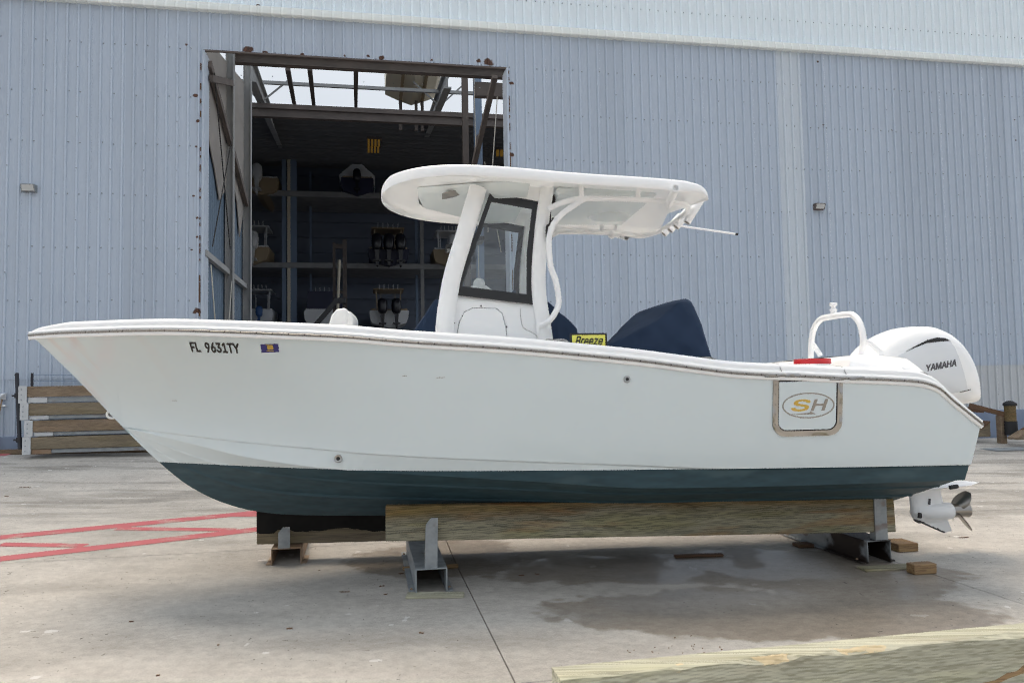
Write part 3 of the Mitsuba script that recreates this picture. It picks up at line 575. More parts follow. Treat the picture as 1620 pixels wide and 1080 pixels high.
# ------------------------------------------------------------------ left: stacked rack bunks, pole, post, hose bib
LABS = ['reddish weathered rack timber with a galvanized end plate, topmost of the stack by the wall', 'rack timber with a dark patch, second from the top of the stack by the wall', 'golden brown rack timber, third from the top of the stack by the wall', 'grey weathered rack timber at the bottom of the stack by the wall']
for i, (px0, y0, y1, y2) in enumerate((((-9.017, -0.6, 1.857), (-8.154, -0.6, 1.841)[2], (-8.151, -0.6, 1.653)[2], (-8.15, -0.6, 1.55)[2]), ((-8.987, -0.6, 1.563), (-8.15, -0.6, 1.539)[2], (-8.147, -0.6, 1.328)[2], (-8.146, -0.6, 1.254)[2]), ((-8.914, -0.6, 1.246), (-8.146, -0.6, 1.232)[2], (-8.143, -0.6, 1.033)[2], (-8.142, -0.6, 0.959)[2]), ((-8.941, -0.6, 0.966), (-8.142, -0.6, 0.942)[2], (-8.139, -0.6, 0.732)[2], (-8.761, -0.6, 0.646)[2]))):
    s0 = px0[0]; k = thing('rack_timber', LABS[i], 'timber')
    part(k, 'board', rough_up(subdiv(box(s0 + .13, -6.5, -.78, -.70, y1, y0, .006), 2), .004, .3, i), ('mat_old_timber', 'mat_old_timber_b')[i % 2], FW, 30)
    part(k, 'end_plate', cat(box(s0, s0 + .135, -.80, -.784, y2 - .005, y0 + .01, .003), box(s0, s0 + .012, -.80, -.45, y2, y0)), 'mat_zinc', FW, False)
    part(k, 'channel', box(s0 + .137, s0 + .45, -.76, -.68, y2, y1 - .004, .004), 'mat_zinc' if i != 3 else 'mat_galv_rust', FW, False)
    part(k, 'spacer_rail', box(s0 + .45, -6.5, -.74, -.66, y2 + .012, y1 - .008), 'mat_galv', FW, False)
    part(k, 'board', box(s0 + .13, -6.5, -.5, -.42, y1, y0), 'mat_old_timber_b', FW, False)
    bolts = [moved(trimesh.creation.icosphere(1, .011), (s0 + .05, -.80, zz)) for zz in (y2 + .06, (y0 + y2) / 2, y0 - .05)]
    part(k, 'bolts', cat(bolts), 'mat_fastener', FW, kind='stuff')
part(WH, 'sill_board', box(-10.5, DOOR_L, -.16, -.05, .45, .70), 'mat_old_timber', FW, False)
k = thing('leaning_pole', 'thin dark pole leaning against the wall left of the stacked timbers', 'pole')
pa, pb = np.array((-9.272, -0.25, 2.093)), np.array((-9.115, -0.45, 0.724))
part(k, 'pole', tube(smooth_path([pa, pb]), .034), 'mat_engine_black', FW)
for f_, l_ in ((.30, .13), (.88, .2)):
    c = pa + (pb - pa) * f_
    part(k, 'coupling', cat(tube(smooth_path([c - [0, 0, .045], c + [0, 0, .045]]), .055), beam_between(c - [.09, .02, 0], c + [l_, .02, 0], .022, .03)), 'mat_engine_black', FW)
k = thing('short_post', 'short dark post with thin wires behind the top rack timber', 'post')
q0 = np.array((-8.955, -0.4, 2.085)); part(k, 'post', box(q0[0] - .018, q0[0] + .018, -.42, -.38, 1.2, q0[2]), 'mat_engine_black', FW, False)
for py in (0.03, .14, .24): part(k, 'wire', tube(smooth_path([(q0[0], -.4, q0[2] - py), (-6.6, -.4, q0[2] - py - .05)]), .006, sides=5), 'mat_steel_blue', FW)
k = thing('hose_tap', 'small white tap with a hanging hose low on the wall at the far left', 'tap')
h0 = np.array((-9.585, 0, 1.67))
part(k, 'tap', cat(hull([(h0[0] - .06, 0, h0[2] - .06), (h0[0] + .05, 0, h0[2] + .07), (h0[0] + .05, -.1, h0[2] + .05), (h0[0] - .05, -.12, h0[2] - .03), (h0[0] + .05, -.03, h0[2] - .06), (h0[0] - .06, 0, h0[2] + .05)]), box(h0[0], h0[0] + .07, -.09, -.04, h0[2] - .19, h0[2] - .15, .01)), 'mat_boat_white', FW)
part(k, 'hose', tube(smooth_path([h0 + [0, -.06, -.05], h0 + [-.04, -.08, -.4], h0 + [-.03, -.1, -.8], h0 + [.03, -.14, -1.15]]), .014), 'mat_galv_rust', FW)

# ------------------------------------------------------------------ right: railing, piling, ramps, plate
k = thing('wooden_railing', 'low dark wooden railing in front of the blue curb behind the outboard motor', 'railing')
r0, r1 = np.array((9.962, -1, 1.092)), np.array((10.655, -1.3, 0.865))
part(k, 'rail', beam_between(r0, r1 + [0, 0, .0], .10, .10), 'mat_scrap', FW, False)
part(k, 'rail', beam_between(r0 + [0.1, .3, -.09], r0 + [.5, .2, -.13], .10, .10), 'mat_scrap', FW, False)
rp_ = np.array((10.545, -1.2, 0.892)); part(k, 'post', box(rp_[0] - .07, rp_[0] + .07, -1.27, -1.13, .25, rp_[2] - .02, .008), 'mat_old_timber', FW, False)
k = thing('piling', 'round timber piling with a black cap and black base by the far right wall', 'post')
p0 = np.array((10.646, -1.35, 1.098)); pz = (10.597, -1.35, 0.448)[2]; cx = p0[0]
part(k, 'shaft', lathe([(0, 0), (.115, 0), (.11, p0[2] - pz), (0, p0[2] - pz)], (cx, -1.35, pz), n=14), 'mat_bunk', FW)
part(k, 'cap', lathe([(0, 0), (.135, 0), (.135, .05), (.06, .1), (0, .11)], (cx, -1.35, p0[2] - .02), n=14), 'mat_rubber', FW)
part(k, 'base_sleeve', lathe([(.118, 0), (.128, 0.0), (.124, .30), (.118, .30)], (cx, -1.35, pz), n=14), 'mat_rubber', FW)
for lab, (a, b, c) in (('dark wooden wedge ramp lying just behind the stern', ((9.897, -1.1, 0.427), (10.357, -1.1, 0.715), 0)), ('brown wooden wedge ramp at the far right edge', ((10.241, -1.9, 0.413), (10.903, -1.9, 0.709), 1))):
    k = thing('wedge_ramp', lab, 'ramp'); t0 = -1.1 if c == 0 else -1.9
    zb = min(a[2], b[2]) - .02; DP = (.66, .22)[c]
    part(k, 'side', prism([(a[0], zb), (b[0], zb), (b[0], b[2])], t0, t0 + .06), 'mat_old_timber_b', FW, False)
    part(k, 'side', prism([(a[0], zb), (b[0], zb), (b[0], b[2])], t0 + DP - .06, t0 + DP), 'mat_old_timber_b', FW, False)
    for i in range(2):
        u0, u1 = i / 2 + .01, (i + 1) / 2 - .02
        f_ = lambda u: (a[0] + (b[0] - a[0]) * u, zb + (b[2] - zb) * u)
        (x0_, z0_), (x1_, z1_) = f_(u0), f_(u1)
        part(k, 'board', hull([(x0_, t0 - .02, z0_ + .004), (x0_, t0 + DP + .02, z0_ + .004), (x1_, t0 - .02, z1_ + .004), (x1_, t0 + DP + .02, z1_ + .004), (x0_, t0 - .02, z0_ + .04), (x0_, t0 + DP + .02, z0_ + .04), (x1_, t0 - .02, z1_ + .04), (x1_, t0 + DP + .02, z1_ + .04)]), ('mat_old_timber', 'mat_scrap')[i], FW, False)
gp = np.array((9.742, -2.3, 0.454)); gz = float(ground_z(*to(FW, gp)[0][:2]))
solo('steel_plate', box(gp[0] - .45, gp[0] + 1.2, -2.4, -1.95, gz + .003, gz + .03, .004), 'mat_galv', FW, 'flat grey plate lying on the concrete at the far right', 'plate')

# ------------------------------------------------------------------ the boat
BOAT = thing('fishing_boat', 'white centre console fishing boat with dark blue bottom paint set on timber bunks', 'boat')
X0, X1 = -4.235, 3.55
half_sheer = PchipInterpolator([-4.3, -4.25, -4.15, -4.0, -3.6, -3.0, -2.2, -1.2, 0, 1.5, 2.6, 3.2, 3.9], [.03, .05, .14, .27, .57, .90, 1.14, 1.27, 1.32, 1.31, 1.29, 1.26, 1.21])
half_chine = PchipInterpolator([-3.48, -3.1, -2.8, -2.2, -1.55, -.7, 0, 1.0, 2.4, 3.8], [.012, .195, .350, .640, .885, 1.04, 1.10, 1.15, 1.15, 1.15])
half_knuckle = PchipInterpolator([-3.48, -3.1, -2.8, -2.2, -1.78, -1.17, -.2, .8, 1.7, 3.8], [.012, .215, .38, .66, .84, 1.045, 1.165, 1.195, 1.20, 1.19])
keel_z = PchipInterpolator([-4.26, -4.206, -3.883, -3.451, -3.18, -2.908, -2.636, -2.361, -2.085, -1.47, 0, 1.5, 3.9], [2.225, 2.17, 1.842, 1.37, 1.095, .864, .716, .628, .585, .552, .52, .495, .47])
SHEER = [(-4.248, 2.215), (-3.859, 2.207), (-3.458, 2.194), (-2.83, 2.177), (-2.253, 2.145), (-1.9, 2.123), (-1.434, 2.093), (-0.956, 2.046), (-0.193, 1.985), (0.469, 1.918), (0.797, 1.882), (1.29, 1.813), (1.597, 1.771), (1.799, 1.755), (2.138, 1.737), (2.525, 1.713), (2.968, 1.69), (3.198, 1.671), (3.352, 1.627), (3.502, 1.51), (3.74, 1.328)]
SHEER = np.array(SHEER); sheer_z = PchipInterpolator(SHEER[:, 0], SHEER[:, 1])
chine_z = PchipInterpolator([-3.48, -2.82, -2.18, -1.53, -.68, 0, 1.0, 2.4, 3.8], [1.400, 1.263, 1.139, 1.064, 1.0, .946, .868, .850, .852])
knuckle_z = PchipInterpolator([-3.48, -2.80, -2.21, -1.78, -1.17, -.2, .8, 1.66, 3.8], [1.402, 1.332, 1.274, 1.24, 1.186, 1.123, 1.062, 1.008, .985])
flare = PchipInterpolator([-4.3, -3.48, -2.6, -1.6, -.5, 1, 3.9], [1.0, 1.75, 1.75, 1.35, 1.0, .85, .8])
def rake(xi, z): 
    u = np.clip((xi - 2.5) / 1.05, 0, 1); return .20 * u * u * (3 - 2 * u) * (z - .5) / .8
def at_station(fz, xi):
    x = xi
    for _ in range(12): x = xi + rake(xi, float(fz(np.clip(x, -4.25, 3.78))))
    return x
def section(xi):
    """starboard half of the hull at a station, keel to sheer: (x, y, z)"""
    xs, xc, xk = (at_station(f, xi) for f in (sheer_z, chine_z, knuckle_z))
    zs, bs = float(sheer_z(min(xs, 3.78))), float(half_sheer(xs)); zk = float(keel_z(xi))
    pts = []
    fore = xi < -3.482
    if fore: zc = zn = zk; bc = bn = .012; e = 1 + .75 * (xi + 4.25) / .77
    else: zc, bc, zn, bn, e = float(chine_z(xc)), float(half_chine(xc)), float(knuckle_z(xk)), float(half_knuckle(xk)), float(flare(xi))
    zk = min(zk, zc - 1e-4)
    if fore:
        pts += [(0.0, zk)] + [(.003 + .001 * q, zk + 1e-4 * q) for q in range(1, 13)]; pts += [(bn, zk + .004)]
    else:
        f_ = lambda u: zk + (zc - zk) * u
        pts += [(0.0, zk), (.02, zk + .002), (.22 * bc, f_(.22)), (.40 * bc, f_(.41)), (.445 * bc, f_(.42)), (.452 * bc, f_(.465)), (.60 * bc, f_(.62)), (.70 * bc, f_(.735)), (.742 * bc, f_(.745)), (.75 * bc, f_(.785)), (.93 * bc, f_(.985)), (bc, zc), (bn - .022, zn - .014), (bn, zn)]
    for t in np.linspace(0, 1, 17)[1:]:
        pts.append((bn + (bs - bn) * t ** e, zn + (zs - zn) * t))
    p = np.array(pts); return np.stack([xi + rake(xi, p[:, 1]), p[:, 0], p[:, 1]], 1)
ST = np.unique(np.r_[np.linspace(X0, -3.484, 22), np.linspace(-3.478, -2.2, 38), np.linspace(-2.2, X1, 62)])
SEC = np.array([section(x) for x in ST])
starboard = grid(SEC); port = mirror(starboard)
if starboard.face_normals[:, 1].mean() < 0: starboard.invert(); port = mirror(starboard)
def cap_of(sec):
    p = np.vstack([sec, sec[::-1] * [1, -1, 1]]); return p
tr = SEC[-1]; ring = np.vstack([tr, (tr * [1, -1, 1])[::-1]]); c = ring.mean(0); tv = np.vstack([ring, c]); n_ = len(ring)
transom = tm(tv, [[i, (i + 1) % n_, n_] for i in range(n_)])
if transom.face_normals[:, 0].mean() < 0: transom.invert()
shell = cat(starboard, port, transom); shell.merge_vertices()
# the paint edge is a level line: a plane rising a little to the bow
PAINT = np.array([-1.6, 0, 1.058]); PN = np.array([.0155, 0, 1.0]); PN /= np.linalg.norm(PN)
from trimesh.intersections import slice_mesh_plane
def cut(m, sgn): return slice_mesh_plane(m, PN * sgn, PAINT)
part(BOAT, 'hull', cut(shell, 1), 'mat_gelcoat', FB, 22, label='white topsides')
part(BOAT, 'bottom', cut(shell, -1), 'mat_antifoul', FB, 22, label='dark blue painted bottom')
def hull_y(x, z):
    """half beam of the topsides at (x, z)"""
    i = np.searchsorted(ST, x) ; i = min(max(i, 1), len(ST) - 1); u = np.clip((x - ST[i - 1]) / (ST[i] - ST[i - 1]), 0, 1)
    s = SEC[i - 1] * (1 - u) + SEC[i] * u; return float(np.interp(z, s[12:, 2], s[12:, 1]))
def on_hull(m, lift=.003):
    """bend a shape lying in (x, z), thickness in y from 0 outwards, on to the port topsides"""
    v = m.vertices.copy(); v[:, 1] = [-(hull_y(x, z) + lift + max(0.0, -y)) for x, y, z in v]; return tm(v, m.faces)
# sheer: rub rail and gunwale moulding
xs = np.unique(np.r_[np.linspace(-4.25, -3.2, 36), np.linspace(-3.2, 3.0, 80), np.linspace(3.0, 3.76, 40)])
bs, zs = half_sheer(xs), sheer_z(xs)
for sgn in (-1, 1):
    pa = np.stack([xs, sgn * (bs + .004), zs], 1)
    part(BOAT, 'rub_rail', tube(pa + [0, sgn * .012, .0], .0085, .013, 8), 'mat_rail', FB, 60, label='stainless rub rail strip')
    part(BOAT, 'rail_base', tube(pa + [0, 0, -.022], .018, .012, 8), 'mat_white', FB, 60)
    part(BOAT, 'rail_base', tube(pa + [0, 0, .020], .014, .012, 8), 'mat_white', FB, 60)
ramp = np.clip((xs + 4.25) / .50, 0, 1) ** .42; aft = 1 - .45 * np.clip((xs - 3.2) / .55, 0, 1); hh = (.30 + .70 * ramp) * aft
for sgn in (-1, 1):
    prof = [(.006, .0), (.010, .022), (.004, .037), (-.003, .041), (-.005, .064), (-.012, .078), (-.026, .089), (-.06, .096), (-.28, .104), (-.31, .100), (-.325, .08), (-.325, -.55)]
    P_ = [np.stack([xs, sgn * np.maximum(bs + o, 0.0), zs + z * hh], 1) for o, z in prof[:-1]]
    low = zs - np.interp(xs, [-3.6, -2.6], [.02, .5]); yl = np.array([max(0.0, min(b_ - .325, hull_y(x, z) - .06)) for x, z, b_ in zip(xs, low, bs)])
    P_ = np.stack(P_ + [np.stack([xs, sgn * yl, low], 1)], 1)
    m = grid(P_); m = m if (m.face_normals[:, 2] * m.area_faces).sum() > 0 else (m.invert() or m)
    part(BOAT, 'gunwale', m, 'mat_white', FB, 35)
# dark little screws along the rub rail
sc = []
for k in range(0, 62):
    x = -3.9 + k * .122
    if x < 3.6: sc.append(moved(trimesh.creation.icosphere(1, .006), (x, -(float(half_sheer(x)) + .026), float(sheer_z(x)))))
part(BOAT, 'rail_screws', cat(sc), 'mat_ink', FB, kind='stuff')
fd = []
for x in np.linspace(-4.2, -3.45, 14):
    b = max(float(half_sheer(x)) - .2, .001); fd.append([(x, y * b, float(sheer_z(x)) + .096 * float(np.interp(x, xs, hh)) + .01 * (1 - y * y)) for y in np.linspace(-1, 1, 7)])
m = grid(fd); m = m if m.face_normals[:, 2].mean() > 0 else (m.invert() or m)
part(BOAT, 'foredeck', m, 'mat_white', FB, True)
so = [[(x, y * max(.01, hull_y(x, z) - .05), z) for y in (-1, 0, 1)] for x, z in [(x, 1.30 if x > -2.0 else 1.75) for x in np.linspace(-3.0, 3.0, 40)]]
m = grid(so); m = m if m.face_normals[:, 2].mean() > 0 else (m.invert() or m)
part(BOAT, 'cockpit_sole', m, 'mat_white', FB, True)
part(BOAT, 'transom_moulding', cat(hull([(2.78, y, 1.70) for y in (-.93, .93)] + [(2.86, y, 1.895) for y in (-.86, .86)] + [(2.82, y, 1.85) for y in (-.9, .9)] + [(3.40, y, 1.88) for y in (-.8, .8)] + [(3.52, y, 1.72) for y in (-.93, .93)] + [(3.1, y, 1.925) for y in (-.7, .7)]), box(2.9, 3.5, -1.0, 1.0, 1.1, 1.72)), 'mat_white', FB, 40)
part(BOAT, 'transom_moulding', hull([(3.22, y, z) for y in (-1.02, -.72) for z in (1.66, 1.80)] + [(3.05, -.9, 1.66), (3.50, -.98, 1.66), (3.46, -.78, 1.80), (3.33, -.95, 1.80)]), 'mat_white', FB, 40)
part(BOAT, 'hatch_latch', box(2.86, 2.90, -.945, -.93, 1.755, 1.775, .003), 'mat_rubber', FB)
# seams of the gunwale either side of the side door, hinges
for px in (2.01, 2.555):
    b, z = float(half_sheer(px)), float(sheer_z(px))
    part(BOAT, 'gunwale_seam', tube([(px, -(b + .012), z + .03), (px - .004, -(b - .002), z + .06), (px - .008, -(b - .03), z + .092), (px - .01, -(b - .12), z + .101)], .0035, sides=6), 'mat_rail', FB)
    for d in (-.085, .085):
        part(BOAT, 'rail_plate', box(px + d - .062, px + d + .062, -(b + .029), -(b + .01), z - .014, z + .014, .006), 'mat_stainless', FB)
# pulled cleats
for q, l_ in (((0.21, -1.22, 2.035), .16), ((3.237, -1.18, 1.728), .15)):
    part(BOAT, 'cleat', cat(tube(smooth_path([(q[0] - l_ / 1.6, q[1], q[2] - .004), (q[0] - l_ / 3, q[1], q[2] + .016), (q[0], q[1], q[2] + .012), (q[0] + l_ / 3, q[1], q[2] + .016), (q[0] + l_ / 1.6, q[1], q[2] - .004)]), .011, sides=8), box(q[0] - .04, q[0] + .04, q[1] - .015, q[1] + .015, q[2] - .03, q[2] + .012, .004)), 'mat_stainless', FB)
part(BOAT, 'cleat', hull([(1.38, -1.22, float(sheer_z(1.38)) + .07), (1.52, -1.22, float(sheer_z(1.52)) + .10), (1.36, -1.20, float(sheer_z(1.38)) + .10), (1.45, -1.235, float(sheer_z(1.45)) + .115)]), 'mat_rail', FB)
part(BOAT, 'bow_cleat', tube(smooth_path([(-4.08, -.02, 2.235), (-4.03, -.02, 2.295), (-3.96, -.02, 2.305), (-3.90, -.02, 2.285)]), .013, sides=8), 'mat_rail', FB)
part(BOAT, 'bow_cleat', box(-3.82, -3.66, -.03, .03, 2.27, 2.30, .008), 'mat_rail', FB)
q = np.array((-3.575, 0, 1.512))
rg = [(q[0] + .043 * cos(a), 0, q[2] + .036 * sin(a)) for a in np.linspace(0, 2 * math.pi, 25)]
part(BOAT, 'bow_eye', tube(np.array(rg), .010, sides=8, cap=False, side=(0, 1, 0)), 'mat_vinyl', FB)
# fittings through the topsides
def fitting(x, z, r, dark=True):
    y = -(hull_y(x, z)); n = 16
    k = part(BOAT, 'hull_fitting', lathe([(r * .45, 0), (r * .5, .012), (r * .85, .014), (r, .006), (r, -.01)], (x, y, z), (0, -1, .12), 18), 'mat_stainless', FB)
    part(k, 'bore', lathe([(0, .0085), (r * .49, .0085)], (x, y, z), (0, -1, .12), 14), 'mat_ink', FB, False)
q = (-1.497, -0.97, 1.149); fitting(q[0], q[2], .032)
q = (0.758, -1.3, 1.733); fitting(q[0], q[2], .028)
# registration
def flat_text(s, h, bold, depth=.0012):
    m = meshkit.text_mesh(s, h, depth, bold); v = m.vertices; return tm(np.stack([v[:, 0], -v[:, 2], v[:, 1]], 1), m.faces)
def fatten(m, d, th):
    v, f = m.vertices[:, [0, 2]], m.faces
    from shapely import union_all
    g = union_all([Polygon(v[t]) for t in f if abs(np.cross(v[t[1]] - v[t[0]], v[t[2]] - v[t[0]])) > 1e-9]).buffer(d).simplify(.0004)
    return cat([prism(q, -th, 0) for q in getattr(g, 'geoms', [g])])
l0, l1 = np.array((-2.641, -0.86, 2.015)), np.array((-2.234, -1.02, 1.992))
m = flat_text('FL  9631TY', .068, True); wid = m.vertices[:, 0].max(); v = m.vertices
u = v[:, 0] / wid; m.vertices = np.stack([l0[0] + u * (l1[0] - l0[0]), v[:, 1], l0[2] + u * (l1[2] - l0[2]) + v[:, 2]], 1)
part(BOAT, 'registration_number', on_hull(fatten(m, .0018, .0015), .003), 'mat_ink', FB, False, label='black registration lettering FL 9631TY')
a, b = np.array((-2.059, -1.06, 2.052)), np.array((-1.919, -1.09, 1.99))
def plate_xz(x0, x1, z0, z1, th): return subdiv(prism([(x0, z0), (x1, z0), (x1, z1), (x0, z1)], -th, 0), 1)
part(BOAT, 'registration_sticker', on_hull(plate_xz(a[0], b[0], b[2], a[2], .0015), .002), 'mat_sticker_blue', FB, False, label='dark blue sticker with a gold square')
w_, h_ = b[0] - a[0], a[2] - b[2]
part(BOAT, 'sticker_print', on_hull(cat(plate_xz(a[0] + .36 * w_, a[0] + .70 * w_, b[2] + .32 * h_, b[2] + .80 * h_, .003), plate_xz(a[0] + .3 * w_, a[0] + .72 * w_, b[2] + .12 * h_, b[2] + .2 * h_, .003), plate_xz(a[0] + .3 * w_, a[0] + .68 * w_, b[2] + .86 * h_, b[2] + .93 * h_, .003)), .003), 'mat_sticker_gold', FB, False)
# little scuffs
for (x, y, z), l_ in (((-2.907, -0.55, 1.626), .05), ((-0.959, -1.25, 1.791), .035), ((-0.686, -1.27, 1.772), .07)):
    part(BOAT, 'scuff', on_hull(plate_xz(x - l_ / 2, x + l_ / 2, z - .002, z + .002, .001), .001), 'mat_rail', FB, False)
# side door with its polished frame and emblem
d0, d1 = (1.941, -1.28, 1.713), (2.526, -1.26, 1.256)
DX0, DX1, DZ0, DZ1 = d0[0], d1[0], d1[2], d0[2] + .0
def rbox(x0, x1, z0, z1, r):
    c = [(x0, z1), (x0, z0 + r)] + [(x0 + r - r * cos(a), z0 + r - r * sin(a)) for a in np.linspace(0, math.pi / 2, 8)] + [(x1 - r + r * sin(a), z0 + r - r * cos(a)) for a in np.linspace(0, math.pi / 2, 8)] + [(x1, z1)]
    return Polygon(c)
outer, inner, gap = rbox(DX0, DX1, DZ0, DZ1, .11), rbox(DX0 + .043, DX1 - .043, DZ0 + .043, DZ1 + .1, .075), rbox(DX0 + .052, DX1 - .052, DZ0 + .052, DZ1 - .022, .066)
def fine(m, d=.05):
    v, f = trimesh.remesh.subdivide_to_size(m.vertices, m.faces, d); return tm(v, f)
DOOR = part(BOAT, 'side_door', on_hull(fine(prism(gap, -.004, 0)), .002), 'mat_gelcoat', FB, False, label='white side door with an oval emblem in a polished frame')
part(DOOR, 'frame', on_hull(fine(prism(outer.difference(inner), -.010, 0)), .002), 'mat_stainless', FB, 20)
part(DOOR, 'gasket', on_hull(fine(prism(inner.difference(gap.buffer(.001)).intersection(Polygon([(DX0, DZ0), (DX1, DZ0), (DX1, DZ1), (DX0, DZ1)])), -.0015, 0)), .001), 'mat_rubber', FB, False)
bl = [on_hull(moved(trimesh.creation.icosphere(1, .006), (x, -.012, z)), .0) for x in (DX0 + .02, DX1 - .02) for z in np.linspace(DZ0 + .10, DZ1 - .04, 5)]
part(DOOR, 'screws', cat([moved(trimesh.creation.icosphere(1, .006), (x, -(hull_y(x, z) + .013), z)) for x in (DX0 + .02, DX1 - .02) for z in np.linspace(DZ0 + .10, DZ1 - .04, 5)]), 'mat_rail', FB, kind='stuff')
ex, ez = (DX0 + DX1) / 2 + .005, ((2.218, -1.28, 1.501))[2]
EA, EB = .215, .098
ov = [(ex + EA * cos(a), -.0, ez + EB * sin(a)) for a in np.linspace(-2.2, math.pi + 1.05, 60)]
part(DOOR, 'emblem', on_hull(fine(prism(LineString([(p[0], p[2]) for p in ov]).buffer(.0042), -.005, 0), .03), .006), 'mat_rail', FB, 30, label='oval metal emblem ring')
def glyph(s, x, z, h, wx, shear, mat_, nm):
    m = flat_text(s, h, True, .004); v = m.vertices.copy(); v[:, 0] = (v[:, 0] * wx) + shear * v[:, 2] + x; v[:, 2] += z; m.vertices = v
    part(DOOR, nm, on_hull(fine(m, .06), .006), mat_, FB, False)
glyph('S', ex - .165, ez - .042, .088, 2.15, .35, 'mat_gold', 'emblem_letter')
glyph('H', ex + .005, ez - .042, .088, 1.55, .35, 'mat_rail', 'emblem_letter')
part(DOOR, 'emblem_fish', on_hull(fine(prism(Polygon([(ex - .17, ez - .066), (ex - .02, ez - .072), (ex + .075, ez - .070), (ex + .055, ez - .066), (ex + .035, ez - .056), (ex + .01, ez - .045), (ex + .018, ez - .056), (ex - .01, ez - .060), (ex - .06, ez - .063)]), -.004, 0), .04), .006), 'mat_rail', FB, False)
# ---------------------------------------------------------------- hardtop
TOP = f'{BOAT}__hardtop'
def top_half(x):
    if x < -.35: return .95 * (max(0.0, 1 - ((-.35 - x) / .85) ** 2.3)) ** (1 / 2.1)
    if x > 1.50: return .95 - .20 * ((x - 1.50) / .168) ** 2.2
    return .95
top_z = PchipInterpolator([-1.2, -.85, -.3, .4, 1.48, 1.68], [3.475, 3.47, 3.455, 3.405, 3.335, 3.30])
tx = np.unique(np.r_[-1.2 + .85 * (1 - np.cos(np.linspace(0, math.pi / 2, 26))), np.linspace(-.35, 1.2, 20), np.linspace(1.2, 1.50, 10), np.linspace(1.50, 1.668, 14)])
PR = [(0.0, .115), (.35, .112), (.60, .098), (.80, .086), (.93, .074), (.968, .066), (.988, .046), (1.0, .004), (.998, -.026), (.990, -.034), (.965, -.031), (.952, .0), (.90, .020), (.5, .028), (0, .030)]
rows = []
for x in tx:
    h = top_half(x); z = float(top_z(x)); e = min(1.0, h / .5)
    rows.append([(x, y * h, z + dz * (e if dz > 0 else 1)) for y, dz in PR] + [(x, -y * h, z + dz * (e if dz > 0 else 1)) for y, dz in PR[-2:0:-1]])
ht = loft(rows); v = ht.vertices.copy(); t_ = np.clip((v[:, 0] - 1.1) / .568, 0, 1)
v[:, 0] -= .13 * t_ ** 2 * np.clip(1 - (np.abs(v[:, 1]) / .74) ** 3, 0, 1)      # the rear edge is hollowed between its two corners
mid_ = np.array([float(top_z(np.clip(x, -1.2, 1.68))) for x in v[:, 0]]); v[:, 2] = mid_ + (v[:, 2] - mid_) * (1 - .55 * np.clip((v[:, 0] - 1.40) / .26, 0, 1))
ht.vertices = v
part(BOAT, 'hardtop', ht, 'mat_white', FB, 35, label='white moulded hardtop')
# moulded pod, light and bars under it
def under_z(x): return float(top_z(x)) + .025
part(TOP, 'electronics_pod', cat(hull([(-.86, y, under_z(-.8)) for y in (-.30, .30)] + [(-.80, y, under_z(-.8) - .06) for y in (-.26, .26)] + [(-.12, y, under_z(-.1)) for y in (-.62, .62)] + [(-.15, y, under_z(-.1) - .13) for y in (-.55, .55)] + [(.12, y, under_z(.1)) for y in (-.62, .62)] + [(.10, y, under_z(.1) - .10) for y in (-.55, .55)])), 'mat_underside', FB, 40)
part(TOP, 'spreader_light', hull([(-.56 + .085 * cos(a), -.40 + .028 * sin(a), under_z(-.5) - .055 - d + .02 * cos(a)) for a in np.linspace(0, 6.28, 16) for d in (0, .05)]), 'mat_rail', FB, 30)
part(TOP, 'ceiling_panel', cat(box(.35, 1.25, -.62, .62, under_z(1.2) - .035, under_z(.35) - .01, .02)), 'mat_underside', FB, 30)
part(TOP, 'hatch', lathe([(0, 0), (.20, 0), (.215, -.012), (.19, -.03), (0, -.03)], (1.0, .2, under_z(1.0) - .03), (0.05, 0, 1), 24), 'mat_underside', FB)
